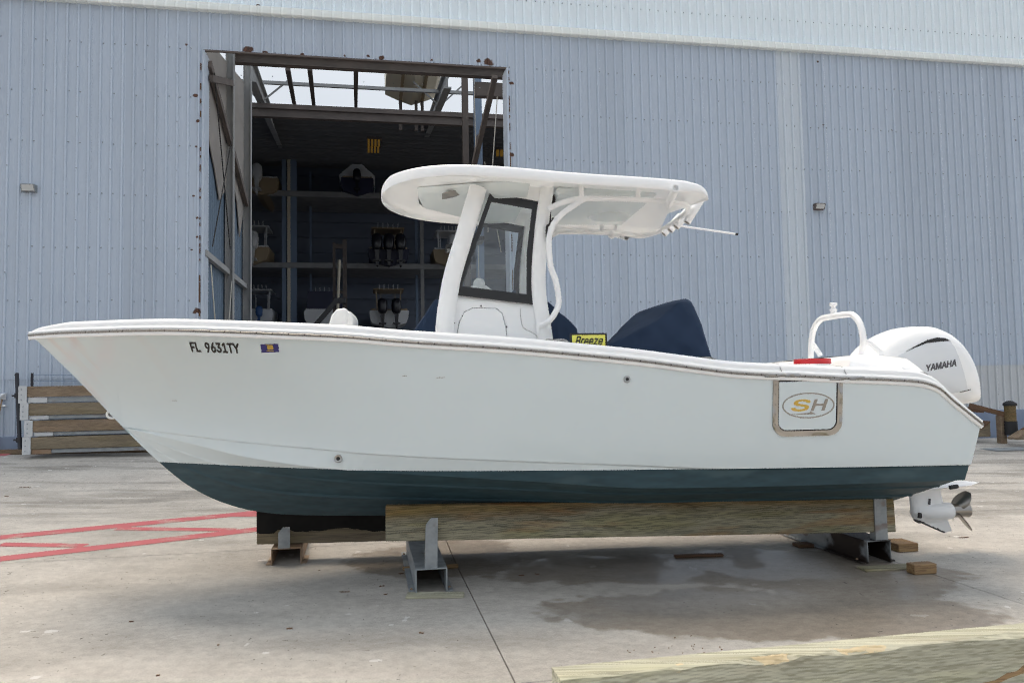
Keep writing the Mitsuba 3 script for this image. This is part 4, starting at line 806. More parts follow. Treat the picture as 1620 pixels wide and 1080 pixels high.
for sg in (-1, 1):
    pil = lambda pts, w0, w1, th: tube(smooth_path(pts, 6), np.linspace(w0, w1, (len(pts) - 1) * 6 + 1), th, 12)
    y = .55 * sg
    front = [(p[0], y * k_, p[2]) for p, k_ in (((-0.328, -0.55, 3.435), .98), ((-0.461, -0.55, 2.995), 1.0), ((-0.587, -0.55, 2.554), 1.0), ((-0.641, -0.55, 2.144), 1.0))]
    front.append((front[-1][0] - .015, y, 1.12))
    rear = [(p[0], y * k_, p[2]) for p, k_ in (((0.293, -0.55, 3.486), .98), ((0.216, -0.55, 3.024), 1.0), ((0.184, -0.55, 2.578), 1.0), ((0.24, -0.55, 2.051), 1.0))]
    rear.append((rear[-1][0] + .05, y, 1.12))
    part(TOP, 'pillar', pil(front, .078, .085, .055), 'mat_white', FB, 60)
    part(TOP, 'pillar', pil(rear, .060, .072, .050), 'mat_white', FB, 60)
    yt = .72 * sg
    S_ = [(p[0], yt, p[2]) for p in ((0.241, -0.72, 2.241), (0.291, -0.72, 2.3), (0.331, -0.72, 2.403), (0.313, -0.72, 2.565), (0.262, -0.72, 2.745), (0.255, -0.72, 2.908), (0.291, -0.72, 3.056), (0.381, -0.72, 3.166), (0.482, -0.72, 3.238), (0.583, -0.72, 3.3))]
    S_ = [(S_[0][0] - .05, .6 * sg, S_[0][2] - .03)] + S_
    part(TOP, 'grab_tube', tube(smooth_path(S_, 6), .026, sides=10), 'mat_white', FB, 60)
    R_ = [(p[0], .72 * sg, p[2]) for p in ((0.261, -0.72, 3.209), (0.411, -0.72, 3.271), (0.549, -0.72, 3.299), (0.911, -0.72, 3.297), (1.276, -0.72, 3.277), (1.435, -0.72, 3.256))]
    R_ += [(R_[-1][0] + .10, .60 * sg, R_[-1][2] - .005), (R_[-1][0] + .14, .40 * sg, R_[-1][2] - .01), (R_[-1][0] + .15, 0, R_[-1][2] - .01)]
    part(TOP, 'frame_tube', tube(smooth_path(R_, 6), .024, sides=10), 'mat_white', FB, 60)
    for px in (.55, 1.05): part(TOP, 'stanchion', tube([(px, .72 * sg, R_[3][2] - .01), (px, .72 * sg, under_z(px) - .01)], .020, sides=10), 'mat_white', FB, 60)
    # big holder on each corner, pointing out and up
    b0, b1 = np.array((1.315, -0.72, 3.244)), np.array((1.295, -1, 3.327))
    b0[1] *= -sg; b1[1] *= -sg
    def holder(b0, b1, r, nm='rod_holder'):
        d = (b1 - b0) / np.linalg.norm(b1 - b0); L = np.linalg.norm(b1 - b0)
        k = part(TOP, nm, lathe([(r * .8, 0), (r, .0), (r, L - .02), (r * 1.12, L - .012), (r * 1.12, L), (r * .82, L), (r * .82, L - .12), (0, L - .12)], b0, d, 16), 'mat_white', FB, 30)
        part(TOP, 'holder_bore', lathe([(0, L - .06), (r * .80, L - .06)], b0, d, 14), 'mat_rubber', FB, False)
    holder(b0, b1, .033)
for y, lo, hi in ((-.42, (1.604, -0.42, 3.194), (1.736, -0.42, 3.394)), (-.12, (1.607, -0.12, 3.211), (1.775, -0.12, 3.396)), (.18, (1.642, 0.18, 3.237), (1.803, 0.18, 3.41)), (.48, (1.672, 0.48, 3.26), (1.838, 0.48, 3.433))):
    lo, hi = np.array(lo), np.array(hi)
    part(TOP, 'rod_holder', lathe([(.029, 0), (.036, 0), (.036, np.linalg.norm(hi - lo) + .03), (.029, np.linalg.norm(hi - lo) + .03)], lo - (hi - lo) * .18, (hi - lo), 18), 'mat_white', FB, 30)
    part(TOP, 'holder_bore', lathe([(0, .006), (.030, .006)], lo - (hi - lo) * .18, (hi - lo), 14), 'mat_rail', FB, False)
an0, an1 = np.array((1.868, 0.7, 3.367)), np.array((2.5, 0.7, 3.28))
part(TOP, 'antenna', tube(smooth_path([an0, an1]), .011, sides=8), 'mat_white', FB)
part(TOP, 'antenna_tip', lathe([(0, 0), (.013, 0), (.013, .03), (0, .03)], an1, an1 - an0, 10), 'mat_rubber', FB)
q = np.array((1.157, 0.72, 3.274)); part(TOP, 'speaker', cat(trimesh.creation.icosphere(3, .045).apply_translation(q), tube([q + [.045, 0, .0], q + [.045, 0, .10]], .014, sides=8), tube([q + [0.03, 0, 0], q + [.085, 0, -.002]], .03, sides=12)), 'mat_white', FB, 40)
part(TOP, 'speaker_face', lathe([(0, .004), (.028, .004), (.03, -.02)], q + [.087, 0, -.002], (1, -.7, 0), 12), 'mat_rubber', FB)
q = np.array((0.305, -0.5, 3.176)); q2 = np.array((0.277, -0.62, 2.966))
part(TOP, 'coiled_cable', tube(smooth_path([q + [0, 0, .06], q + [-.01, -.05, -.06], (q2[0] - .02, -.62, q2[2] + .10), (q2[0] - .022, -.62, q2[2] + .02), (q2[0], -.62, q2[2] - .02), (q2[0] + .022, -.62, q2[2] + .02), (q2[0] + .02, -.62, q2[2] + .11), (q[0] + .015, -.58, q[2] - .02)], 5), .010, sides=8), 'mat_rubber', FB)
q = np.array((0.335, -0.48, 3.34)); part(TOP, 'corner_speaker', box(q[0] - .02, q[0] + .025, -.5, -.44, q[2] - .05, q[2] + .05, .008), 'mat_rubber', FB)
part(TOP, 'tube_clamp', lathe([(0, 0), (.03, 0), (.03, .05), (0, .05)], ((-0.391, -0.35, 3.338)), (0.3, -1, 0), 12), 'mat_rubber', FB)
part(TOP, 'tube_clamp', lathe([(0, 0), (.03, 0), (.03, .05), (0, .05)], ((-0.407, -0.3, 3.263)), (0.3, -1, 0), 12), 'mat_rubber', FB)
# ---------------------------------------------------------------- console and windows
CON = f'{BOAT}__console'
def bq(*pts): return [(p[0], p[2]) for p in pts]
side_poly = Polygon(bq((-0.619, -0.5, 2.499), (0.154, -0.5, 2.406), (0.259, -0.5, 2.037)) + [(.17, 1.12), (-.63, 1.12)] + bq((-0.657, -0.5, 2.148)))
body = prism(side_poly, -.50, .50, .012)
part(BOAT, 'console', body, 'mat_white', FB, 30, label='white console')
wo = bq((-0.227, -0.53, 3.391), (0.199, -0.53, 3.315), (0.14, -0.53, 2.86), (0.132, -0.53, 2.406), (-0.555, -0.53, 2.495))
wi = bq((-0.215, -0.53, 3.312), (0.142, -0.53, 3.25), (0.089, -0.53, 2.86), (0.08, -0.53, 2.495), (-0.488, -0.53, 2.569))
for sg in (-1, 1):
    y0, y1 = sorted((sg * .535, sg * .515))
    part(CON, 'window_frame', prism(Polygon(wo).difference(Polygon(wi)), y0, y1), 'mat_frame_black', FB, False, label='black window frame')
    v = np.array([(x, sg * .527, z) for x, z in wi]); part(CON, 'side_window', tm(v, [[0, 1, 2], [0, 2, 3], [0, 3, 4]]), 'mat_glass', FB, False)
    # white moulding above the window up to the hardtop
    part(CON, 'window_header', prism(bq((-0.264, -0.52, 3.478), (0.263, -0.52, 3.449), (0.209, -0.52, 3.312), (-0.238, -0.52, 3.393)), *sorted((sg * .525, sg * .505))), 'mat_white', FB, False)
f0, f1, f2 = np.array((-0.286, -0.5, 3.426)), np.array((-0.437, -0.5, 2.949)), np.array((-0.564, -0.5, 2.532))
ws = np.array([[(p[0] - .03 * (1 - (y / .5) ** 2) - .03, y, p[2]) for y in np.linspace(-.5, .5, 9)] for p in (f0, f1, f2)])
part(CON, 'windshield', grid(ws), 'mat_glass', FB, True)
for r_ in (0, 2): part(CON, 'windshield_frame', tube(ws[r_], .035, .012, 8, side=(1, 0, 0)), 'mat_frame_black', FB, 50)
dz = f2[2]
part(CON, 'dashboard', hull([(f2[0] - .02, y, dz - .03) for y in (-.49, .49)] + [(f2[0] + .05, y, dz + .015) for y in (-.47, .47)] + [(.02, y, dz - .035) for y in (-.47, .47)] + [(.06, y, dz - .16) for y in (-.49, .49)] + [(f2[0] + .02, y, dz - .15) for y in (-.49, .49)]), 'mat_white', FB, 30)
part(CON, 'compass', cat(trimesh.creation.icosphere(2, .055).apply_translation(((-0.307, -0.1, 2.646))), lathe([(0, 0), (.12, 0), (.07, .04), (0, .05)], np.array((-0.307, -0.1, 2.646)) + [0, 0, -.06], n=16)), 'mat_white', FB, 40)
part(CON, 'radio_box', turned(box(-.62, -.25, -.12, .12, 3.02, 3.06, .01), -14, (0, 1, 0), (-.4, 0, 3.05)), 'mat_frame_black', FB)
part(CON, 'electronics_face', cat(hull([(-.12, y, 2.40) for y in (-.42, .1)] + [(.02, y, 2.38) for y in (-.42, .1)] + [(-.02, y, 2.55) for y in (-.4, .08)] + [(.0, y, 2.55) for y in (-.4, .08)])), 'mat_canvas', FB)
hp = [(p[0], p[2]) for p in ((-0.537, -0.5, 2.113), (-0.508, -0.5, 2.256), (-0.463, -0.5, 2.344), (-0.391, -0.5, 2.379), (-0.186, -0.5, 2.372), (-0.137, -0.5, 2.33), (-0.111, -0.5, 2.225), (-0.092, -0.5, 2.075))]
part(CON, 'access_panel_gap', prism(Polygon(hp).buffer(.005), -.504, -.501), 'mat_rubber', FB, False)
part(CON, 'access_panel', prism(hp, -.515, -.5045, .003), 'mat_white', FB, 30, label='rounded white access panel')
for p in ((-0.319, -0.5, 2.398), (-0.552, -0.5, 2.251), (-0.1, -0.5, 2.213)): part(CON, 'panel_screw', trimesh.creation.icosphere(1, .008).apply_translation(np.array(p) + [0, -.004, 0]), 'mat_ink', FB)
sl = [tuple(np.array(p) + [0, -.003, 0]) for p in ((0.025, -0.5, 2.384), (0.039, -0.5, 2.223), (0.171, -0.5, 2.127), (0.182, -0.5, 2.105))]
part(CON, 'panel_joint', tube(smooth_path(sl, 4), .0022, sides=6), 'mat_rail', FB)
# ---------------------------------------------------------------- bow seat, ski bar
def cushion(pts, y0, y1, r):
    return hull([(x + r * sin(a) * cos(b), y + r * sin(a) * sin(b), z + r * cos(a)) for x, z in pts for y in (y0 + r, y1 - r) for a in np.linspace(0, math.pi, 9) for b in np.linspace(0, 2 * math.pi, 14, endpoint=False)])
part(BOAT, 'bow_backrest', cushion(bq((-1.56, -0.45, 2.205), (-1.538, -0.45, 2.286), (-1.506, -0.45, 2.324), (-1.468, -0.45, 2.329), (-1.469, -0.45, 2.204)), -.78, -.32, .034), 'mat_vinyl', FB, 40, label='white padded bow seat backrest')
part(BOAT, 'backrest_cushion', cushion(bq((-1.437, -0.45, 2.203), (-1.436, -0.45, 2.291), (-1.426, -0.45, 2.307), (-1.415, -0.45, 2.28), (-1.415, -0.45, 2.203)), -.76, -.34, .028), 'mat_vinyl', FB, 40)
part(BOAT, 'bow_seat', box(-1.75, -1.42, -.75, .75, 1.3, 1.7, .05), 'mat_vinyl', FB)
HX = 3.15
hp_ = [(3.15, 0.418, 1.918), (3.15, 0.389, 2.113), (3.15, 0.298, 2.256), (3.15, 0.127, 2.319), (3.15, -0.079, 2.319), (3.15, -0.363, 2.31), (3.15, -0.467, 2.265), (3.15, -0.543, 2.16), (3.15, -0.565, 2.044), (3.15, -0.539, 1.976), (3.15, -0.489, 1.874)]
HOOP = part(BOAT, 'tow_bar', tube(smooth_path(hp_, 6), .030, sides=12, side=(1, 0, 0)), 'mat_white', FB, 60, label='white tubular tow bar')
ft = np.array(hp_[8]); part(HOOP, 'stay', tube(smooth_path([ft + [.02, 0, 0], ft + [.10, 0, -.05], ft + [.24, .02, -.22]]), .026, sides=10), 'mat_white', FB, 60)
ft = np.array(hp_[1]); part(HOOP, 'stay', tube(smooth_path([ft + [.0, 0, -.02], ft + [.09, 0, -.16]]), .026, sides=10), 'mat_white', FB, 60)
q = np.array((3.15, -0.067, 2.32)); part(HOOP, 'tow_knob', lathe([(0, .02), (.028, .02), (.028, .05), (.036, .055), (.036, .065), (.022, .075), (.022, .095), (.037, .105), (.037, .125), (.03, .13), (0, .13)], q, n=18), 'mat_white', FB, 30)
# ---------------------------------------------------------------- outboard
MOT = f'{BOAT}__outboard_motor'
top_c = PchipInterpolator([3.30, 3.42, 3.58, 3.75, 3.92, 4.08, 4.22, 4.34, 4.44, 4.52, 4.575], [1.80, 1.93, 2.075, 2.165, 2.208, 2.208, 2.165, 2.08, 1.95, 1.78, 1.60])
bot_c = PchipInterpolator([3.30, 3.5, 4.0, 4.4, 4.575], [1.74, 1.62, 1.50, 1.44, 1.46])
mx = np.unique(np.r_[np.linspace(3.30, 4.4, 26), np.linspace(4.4, 4.575, 10)])
def motor_w(x): return .315 * (1 - .5 * max(0, (3.62 - x) / .32) ** 2) * (max(0.04, 1 - max(0, (x - 4.2) / .42) ** 2.6)) ** .5
rows = []
for x in mx:
    zt, zb, w = float(top_c(x)), float(bot_c(x)), motor_w(x); cz, hz = (zt + zb) / 2, (zt - zb) / 2
    rows.append([(x, w * np.sign(cos(a)) * abs(cos(a)) ** .55, cz + hz * np.sign(sin(a)) * abs(sin(a)) ** .62) for a in np.linspace(0, 2 * math.pi, 36, endpoint=False)])
part(BOAT, 'outboard_motor', loft(rows), 'mat_white', FB, 40, label='large white outboard motor')
def motor_y(x, z):
    zt, zb, w = float(top_c(x)), float(bot_c(x)), motor_w(x); cz, hz = (zt + zb) / 2, (zt - zb) / 2
    s_ = min(1, abs(z - cz) / hz); a = math.asin(min(1, s_ ** (1 / .62))); return w * cos(a) ** .55
def on_motor(m, lift):
    v = m.vertices.copy(); v[:, 1] = [-(motor_y(x, z) + lift + max(0, -y)) for x, y, z in v]; return tm(v, m.faces)
YB = -.31
pan = bq((3.642, -0.31, 1.921), (3.766, -0.31, 1.973), (3.929, -0.31, 2.031), (4.09, -0.31, 2.047), (4.181, -0.31, 2.049), (4.216, -0.31, 1.997), (4.272, -0.31, 1.834), (4.32, -0.31, 1.652), (4.336, -0.31, 1.585), (4.244, -0.31, 1.563), (4.127, -0.31, 1.535), (3.748, -0.31, 1.62), (3.593, -0.31, 1.694))
part(MOT, 'side_panel', on_motor(fine(prism(pan, -.004, 0), .03), .002), 'mat_cowl_grey', FB, 30, label='pale grey side panel')
slit = bq((3.72, -0.31, 1.956), (3.832, -0.31, 2.014), (3.95, -0.31, 2.064), (4.054, -0.31, 2.087), (4.131, -0.31, 2.08), (4.187, -0.31, 2.055), (4.09, -0.31, 2.05), (3.929, -0.31, 2.034), (3.766, -0.31, 1.976))
part(MOT, 'air_intake', on_motor(fine(prism(slit, -.007, 0), .03), .002), 'mat_rubber', FB, 30, label='dark curved air intake')
j0 = [np.array(p) for p in ((4.27, -0.31, 1.563), (4.371, -0.28, 1.585))]
part(MOT, 'cowl_joint', on_motor(fine(prism(ribbon([tuple(p) for p in j0], .006), -.006, 0), .03), .002), 'mat_rubber', FB, False)
l0, l1 = np.array((3.902, -0.32, 1.767)), np.array((4.219, -0.32, 1.816))
m = fatten(flat_text('YAMAHA', .058, True), .002, .0012); v = m.vertices; u = v[:, 0] / v[:, 0].max()
m.vertices = np.stack([l0[0] + u * (l1[0] - l0[0]) + .12 * v[:, 2], v[:, 1], l0[2] + u * (l1[2] - l0[2]) + v[:, 2] * 1.0], 1)
part(MOT, 'lettering', on_motor(fine(m, .05), .008), 'mat_letter_grey', FB, False, label='grey block lettering on the cowl')
ylow = .09
part(MOT, 'midsection', hull([(3.62, y, 1.62) for y in (-.17, .17)] + [(4.35, y, 1.55) for y in (-.15, .15)] + [(3.80, y, .78) for y in (-.085, .085)] + [(4.18, y, .74) for y in (-.07, .07)]), 'mat_cowl_grey', FB, 30)
part(MOT, 'bracket', box(3.50, 3.80, -.20, .20, 1.0, 1.62, .02), 'mat_white', FB)
pl = [(p[0], p[2]) for p in ((3.879, 0, 0.572), (4.098, 0, 0.59), (4.3, 0, 0.639), (4.487, 0, 0.646), (4.595, 0, 0.648), (4.462, 0, 0.683), (4.303, 0, 0.701))]
part(MOT, 'cavitation_plate', hull([(3.84, y, .585) for y in (-.03, .03)] + [(4.05, y, .635) for y in (-.13, .13)] + [(4.45, y, .655) for y in (-.13, .13)] + [(4.60, y, .668) for y in (-.04, .04)] + [(3.9, y, .60) for y in (-.08, .08)] + [(4.3, y, .70) for y in (-.05, .05)]), 'mat_gearcase', FB, 30)
part(MOT, 'anode', tube([(4.22, -.135, .642), (4.30, -.138, .652)], .020, .02, 10), 'mat_rubber', FB)
lu = []
for z, xa, xb, w in ((.66, 3.87, 4.22, .055), (.56, 3.885, 4.22, .05), (.48, 3.89, 4.24, .05), (.44, 3.895, 4.27, .07), (.40, 3.89, 4.30, .085), (.35, 3.905, 4.30, .075), (.31, 3.925, 4.28, .035), (.285, 3.97, 4.27, .016)):
    n_ = 20; lu.append([(xa + (xb - xa) * (1 - cos(a)) / 2, w * sin(a) * (1 - .35 * (1 - cos(a)) / 2), z) for a in np.linspace(0, 2 * math.pi, n_, endpoint=False)])
part(MOT, 'gearcase', loft(lu), 'mat_gearcase', FB, 40, label='white gearcase with a worn dark skeg')
part(MOT, 'skeg', hull([(3.94, y, .312) for y in (-.012, .012)] + [(4.27, y, .312) for y in (-.01, .01)] + [(4.225, y, .183) for y in (-.004, .004)] + [(4.315, y, .20) for y in (-.004, .004)]), 'mat_gearcase', FB, 30)
part(MOT, 'torpedo', loft([[(x, r * cos(a), .395 + r * sin(a)) for a in np.linspace(0, 2 * math.pi, 20, endpoint=False)] for x, r in ((3.89, .01), (3.92, .045), (4.0, .075), (4.12, .088), (4.25, .086), (4.31, .078), (4.312, .05))]), 'mat_gearcase', FB, 40)
part(MOT, 'water_intake', box(3.935, 3.975, -.062, -.03, .345, .40, .006), 'mat_rubber', FB)
part(MOT, 'water_intake', turned(box(4.055, 4.075, -.057, -.03, .47, .53, .006), 8, (0, 1, 0), (4.06, 0, .5)), 'mat_letter_grey', FB)
PROP = part(MOT, 'propeller', loft([[(x, r * cos(a), .395 + .02 * (x - 4.3) + r * sin(a)) for a in np.linspace(0, 2 * math.pi, 22, endpoint=False)] for x, r in ((4.313, .058), (4.34, .066), (4.45, .066), (4.49, .072), (4.491, .055), (4.46, .05))]), 'mat_prop', FB, 40, label='stainless propeller')
for a0 in (112, -34, 240):
    bl = []
    for r_ in np.linspace(.05, .205, 8):
        u = (r_ - .05) / .155; ch = .064 * (math.sin(math.pi * (.20 + .74 * u)) ** .8) + .006; row = []
        for c_ in np.linspace(-1, 1, 9):
            ang = rad(a0) + c_ * ch / max(r_, .06) * .95; row.append((4.365 + c_ * ch * .55 + .085 * u, r_ * cos(ang), .396 + r_ * sin(ang)))
        bl.append(row)
    g = grid(bl); n = g.vertex_normals; th = .004
    part(MOT, 'propeller_blade', cat(tm(g.vertices + n * th, g.faces), tm(g.vertices - n * th, np.asarray(g.faces)[:, ::-1])), 'mat_prop', FB, 60)
# ------------------------------------------------------------------ covers, sign and other things lying on the boat
def cloth(pts, seed, amp=.018, n=5):
    """a cover draped over a hidden frame: taut at the top, pleats opening towards the hem"""
    m = subdiv(hull(pts), n); m = trimesh.smoothing.filter_laplacian(m, lamb=.5, iterations=8)
    v = m.vertices; nrm = m.vertex_normals; top = v[v[:, 2].argmax()]
    drop = np.clip((top[2] - v[:, 2]) / .5, 0, 1.2); ang = np.arctan2(v[:, 1] - top[1] * .2, v[:, 0] - top[0])
    pl = meshkit.fbm(np.stack([np.cos(ang) * 3.6, np.sin(ang) * 3.6, drop * .7], 1), 3, seed); ridge = 1 - np.abs(2 * pl - 1) * 2.4
    sag = meshkit.fbm(v * 2.4, 3, seed + 3) - .5
    wr = meshkit.fbm(np.stack([v[:, 0] * 11, v[:, 1] * 11, v[:, 2] * 11], 1), 3, seed + 8) - .5
    m.vertices = v + nrm * (2.0 * amp * np.clip(ridge, -.6, 1) * drop + 1.8 * amp * sag + .7 * amp * wr)[:, None] - nrm * amp * .8; return m
c0 = [(x, y, 1.3) for x in (-1.02, -.58) for y in (-.5, .5)] + [(-.93, y, 2.14) for y in (-.42, .42)] + [(-.72, y, 2.475) for y in (-.36, .36)] + [(-.58, y, 2.50) for y in (-.36, .36)]
solo('canvas_cover', cloth(c0, 3, .012), 'mat_canvas', FB, 'navy canvas cover over the seat just ahead of the console', 'cover', smooth=40)
c1 = [(x, y, 1.3) for x in (.10, .56) for y in (-.42, .42)] + [(p[0], y, p[2]) for p in ((0.516, -0.3, 2.091), (0.548, -0.3, 2.205), (0.508, -0.3, 2.257), (0.309, -0.3, 2.449), (0.207, -0.3, 2.525)) for y in (-.36, .36)]
solo('canvas_cover', cloth(c1, 9, .010), 'mat_canvas', FB, 'navy canvas cover over the helm seat behind the console', 'cover', smooth=40)
NE = [(1.491, -0.4, 2.43), (1.246, -0.45, 2.238), (1.014, -0.48, 2.108), (0.79, -0.5, 2.025)]
FE = [(1.672, 0.3, 2.525), (1.296, 0.34, 2.411), (1.153, 0.38, 2.25), (0.973, 0.4, 2.088)]
RE = [(1.7, 0, 2.51), (1.631, -0.34, 2.442), (1.686, -0.46, 2.159), (1.735, -0.54, 1.876)]
lowp = lambda p: (p[0], p[1], 1.25)
tall = hull(NE[:3] + FE[:3] + RE + [lowp(NE[2]), lowp(FE[2]), (1.80, -.56, 1.25), (1.80, .5, 1.25), (RE[1][0], .32, RE[1][2] - .01), (RE[3][0], .5, RE[3][2])])
front = hull(NE[1:] + FE[1:] + [lowp(NE[1]), lowp(FE[1]), lowp(NE[3]), lowp(FE[3])])
low = hull([NE[0], NE[1], FE[0], FE[1], (RE[1][0], .3, RE[1][2] - .02)] + RE + [lowp(NE[1]), lowp(FE[1]), (1.80, -.56, 1.25), (1.80, .5, 1.25)])
def as_man(m): return m3.Manifold(m3.Mesh(np.asarray(m.vertices, np.float32), np.asarray(m.faces, np.uint32)))
c2m = man((as_man(low) + as_man(front)).refine_to_length(.03)); c2m.merge_vertices()
def cloth_of(m, seed, amp):
    m = trimesh.smoothing.filter_laplacian(m, lamb=.5, iterations=3); v = m.vertices; nrm = m.vertex_normals
    sag = meshkit.fbm(v * 3.0, 3, seed) - .5; pl = 1 - np.abs(2 * meshkit.fbm(np.stack([v[:, 0] * 6 + v[:, 2] * 2, v[:, 1] * 6, v[:, 2] * 1.4], 1), 3, seed + 4) - 1) * 2.4
    m.vertices = v + nrm * (1.2 * amp * sag + .8 * amp * np.clip(pl, -.5, 1) * np.clip((top_c2 - v[:, 2]) / .4, 0, 1))[:, None]; return m
top_c2 = RE[0][2]
solo('canvas_cover', cloth_of(c2m, 5, .016), 'mat_canvas', FB, 'large peaked navy canvas cover over the aft seat', 'cover', smooth=28)
k = thing('sign_board', 'small yellow sign with black border and lettering reading Breeze standing on the boat', 'sign')
s0, s1 = np.array((0.396, -0.9, 2.109)), np.array((0.689, -0.9, 2.095)); zt = s0[2] + .004
part(k, 'board', box(s0[0], s1[0], -.91, -.90, zt - .24, zt), 'mat_sign', FB, False)
part(k, 'border', cat(box(s0[0] - .006, s1[0] + .006, -.914, -.898, zt - .004, zt + .010), box(s1[0] - .006, s1[0] + .008, -.914, -.898, zt - .24, zt - .004), box(s0[0] - .008, s0[0] + .006, -.914, -.898, zt - .24, zt - .004)), 'mat_ink', FB, False)
m = flat_text('Breeze', .072, True, .003); v = m.vertices.copy(); v[:, 0] = v[:, 0] * .78 + .30 * v[:, 2]; sc_ = (s1[0] - s0[0] - .05) / v[:, 0].max()
m.vertices = np.stack([s0[0] + .025 + v[:, 0] * sc_, -.91 + v[:, 1] - .0005, zt - .088 + v[:, 2]], 1)
part(k, 'lettering', m, 'mat_ink', FB, False)
q0, q1 = np.array((2.28, -1, 1.853)), np.array((2.58, -1, 1.848)); qx, qz = (q0[0] + q1[0]) / 2, float(sheer_z((q0[0] + q1[0]) / 2)) + .104; qr = (q1[0] - q0[0]) / 2
k = thing('bucket_lid', 'round red lid with a white rim lying on the gunwale by the stern', 'lid')
part(k, 'lid', lathe([(0, .0), (qr - .012, .0), (qr, .004), (qr - .004, .030), (qr, .036), (qr - .004, .044), (0, .048)], (qx, -1.0, qz + .012), n=40), 'mat_red', FB, 30)
part(k, 'rim', lathe([(0, 0), (qr + .008, 0), (qr + .010, .008), (qr - .01, .014), (0, .014)], (qx - .012, -1.0, qz), n=40), 'mat_white', FB, 30)
# ------------------------------------------------------------------ timber bunks and steel cradles
n0, n1, n2, n3 = (-1.148, -0.62, 0.72), (3.52, -0.33, 0.6), (-1.151, -0.62, 0.429), (3.529, -0.33, 0.279)
k = thing('timber_bunk', 'long weathered greenish timber bunk under the near side of the hull', 'timber')
def plank(a0, a1, b0, b1, y0, y1, seed):
    """timber between its ends, each given by a lower and an upper corner (x, y, z); y0 and y1 are offsets to starboard"""
    A0, A1, B0, B1 = (np.array(q) for q in (a0, a1, b0, b1)); pts = []
    for c, sx, sz in ((A0, 1, 1), (A1, 1, -1), (B0, -1, 1), (B1, -1, -1)):
        for y, sy in ((y0, 1), (y1, -1)):
            q = c + [0, y, 0]; pts += [q + [0, sy * .006, sz * .006], q + [sx * .006, sy * .006, 0], q + [sx * .006, 0, sz * .006]]
    m = hull(pts); v, f = trimesh.remesh.subdivide_to_size(m.vertices, m.faces, .12); m = tm(v, f); m.merge_vertices()
    return rough_up(m, .0035, .2, seed)
part(k, 'board', plank(n2, n0, n3, n1, 0, .044, 3), 'mat_bunk', FB, 40)
part(k, 'board', plank(n2, n0, n3, n1, .047, .09, 4), 'mat_bunk', FB, 40)
k = thing('timber_bunk', 'black covered timber bunk under the far side of the hull', 'timber')
f0, f1, f2, f3 = (-2.487, 0.72, 0.451), (-1.042, 0.72, 0.438), (-2.487, 0.72, 0.187), (-1.044, 0.72, 0.187)
fe0, fe1 = (f1[0] + 2.6, .72, f1[2] - .03), (f3[0] + 2.6, .72, f3[2] - .05)
part(k, 'board', plank(f2, f0, fe1, fe0, 0, .09, 8), 'mat_old_timber_b', FB, 40)
cz = np.linspace(0, 1, 90); up_ = np.array(f0); dn_ = np.array(f2)
edge = [(f0[0] + .004 + u * 3.6, f2[2] + (.07 + .11 * float(meshkit.fbm(np.array([[u * 14, 2.0, 5.0]]), 4)[0]) + .012 * (rng.uniform() - .5)) * (1 if u > .05 else .8) + u * (fe1[2] - f2[2]) * .9) for u in cz]
cov = Polygon([(f0[0] + .002, f0[2] + .072), (f0[0] + 3.6, fe0[2] + .03)] + edge[::-1])
part(k, 'carpet_cover', prism(cov.buffer(0), .704, .717), 'mat_tar', FB, False, label='torn black covering')
part(k, 'carpet_cover', box(f0[0] + .006, f0[0] + 3.5, .704, .83, f0[2] + .005, f0[2] + .03), 'mat_tar', FB, False)
def cradle(label, near, far, W_, Hh, mat_, posts, mat_post=None, flange=.05):
    """inverted channel on the ground between two points, with upright angle posts"""
    k = thing('steel_cradle', label, 'boat stand', None)
    a, b = np.array(near, float), np.array(far, float); d = (b - a) / np.linalg.norm(b - a); n = np.array([d[1], -d[0], 0]); L = np.linalg.norm((b - a)[:2])
    R = np.eye(4); R[:3, 0], R[:3, 1], R[:3, 3] = n, d, (a[0], a[1], 0.012); h = W_ / 2; t = .011
    part(k, 'channel', cat(box(-h, -h + t, 0, L, 0, Hh - t, .002), box(h - t, h, 0, L, 0, Hh - t, .002), box(-h, h, -.002, L, Hh - t, Hh, .003)), mat_, R, False)
    part(k, 'flange', box(-h - flange, -h - .001, .015, L, .002, .014, .002), mat_, R, False); part(k, 'flange', box(h + .001, h + flange, .015, L, .002, .014, .002), mat_, R, False)
    for (u, y, w, z1, lean) in posts:
        p = hull([(u - w / 2, y, Hh), (u + w / 2, y, Hh), (u - w / 2, y + .012, Hh), (u + w / 2, y + .012, Hh), (u - w / 2 + lean, y, z1 - .05), (u + w / 2 + lean, y, z1), (u - w / 2 + lean, y + .012, z1 - .05), (u + w / 2 + lean, y + .012, z1), (u + lean - w * .1, y, z1), (u + lean - w * .1, y + .012, z1)])
        fl = hull([(u - w / 2, y, Hh), (u - w / 2 + .010, y, Hh), (u - w / 2, y + .085, Hh), (u - w / 2 + .010, y + .085, Hh), (u - w / 2 + lean, y, z1 - .06), (u - w / 2 + .01 + lean, y, z1 - .06), (u - w / 2 + lean, y + .085, z1 - .10), (u - w / 2 + .01 + lean, y + .085, z1 - .10)])
        part(k, 'post', cat(p, fl), mat_post or mat_, R, False)
    bolts = [moved(trimesh.creation.icosphere(1, .012), (sx * (h + flange * .55), y, .016)) for sx in (-1, 1) for y in (.12, L - .12)]
    part(k, 'bolts', cat(bolts), 'mat_galv_rust', R, kind='stuff'); return k
a = np.array((-0.695, 6.402, 0)); dirn = np.array([-sin(TH), cos(TH), 0.0])
cradle('galvanized steel boat stand under the front end of the near timber bunk', a, a + dirn * 1.62, .262, .205, 'mat_galv', ((.0, .012, .10, .61, .01), (-.08, 1.30, .10, .42, 0)))
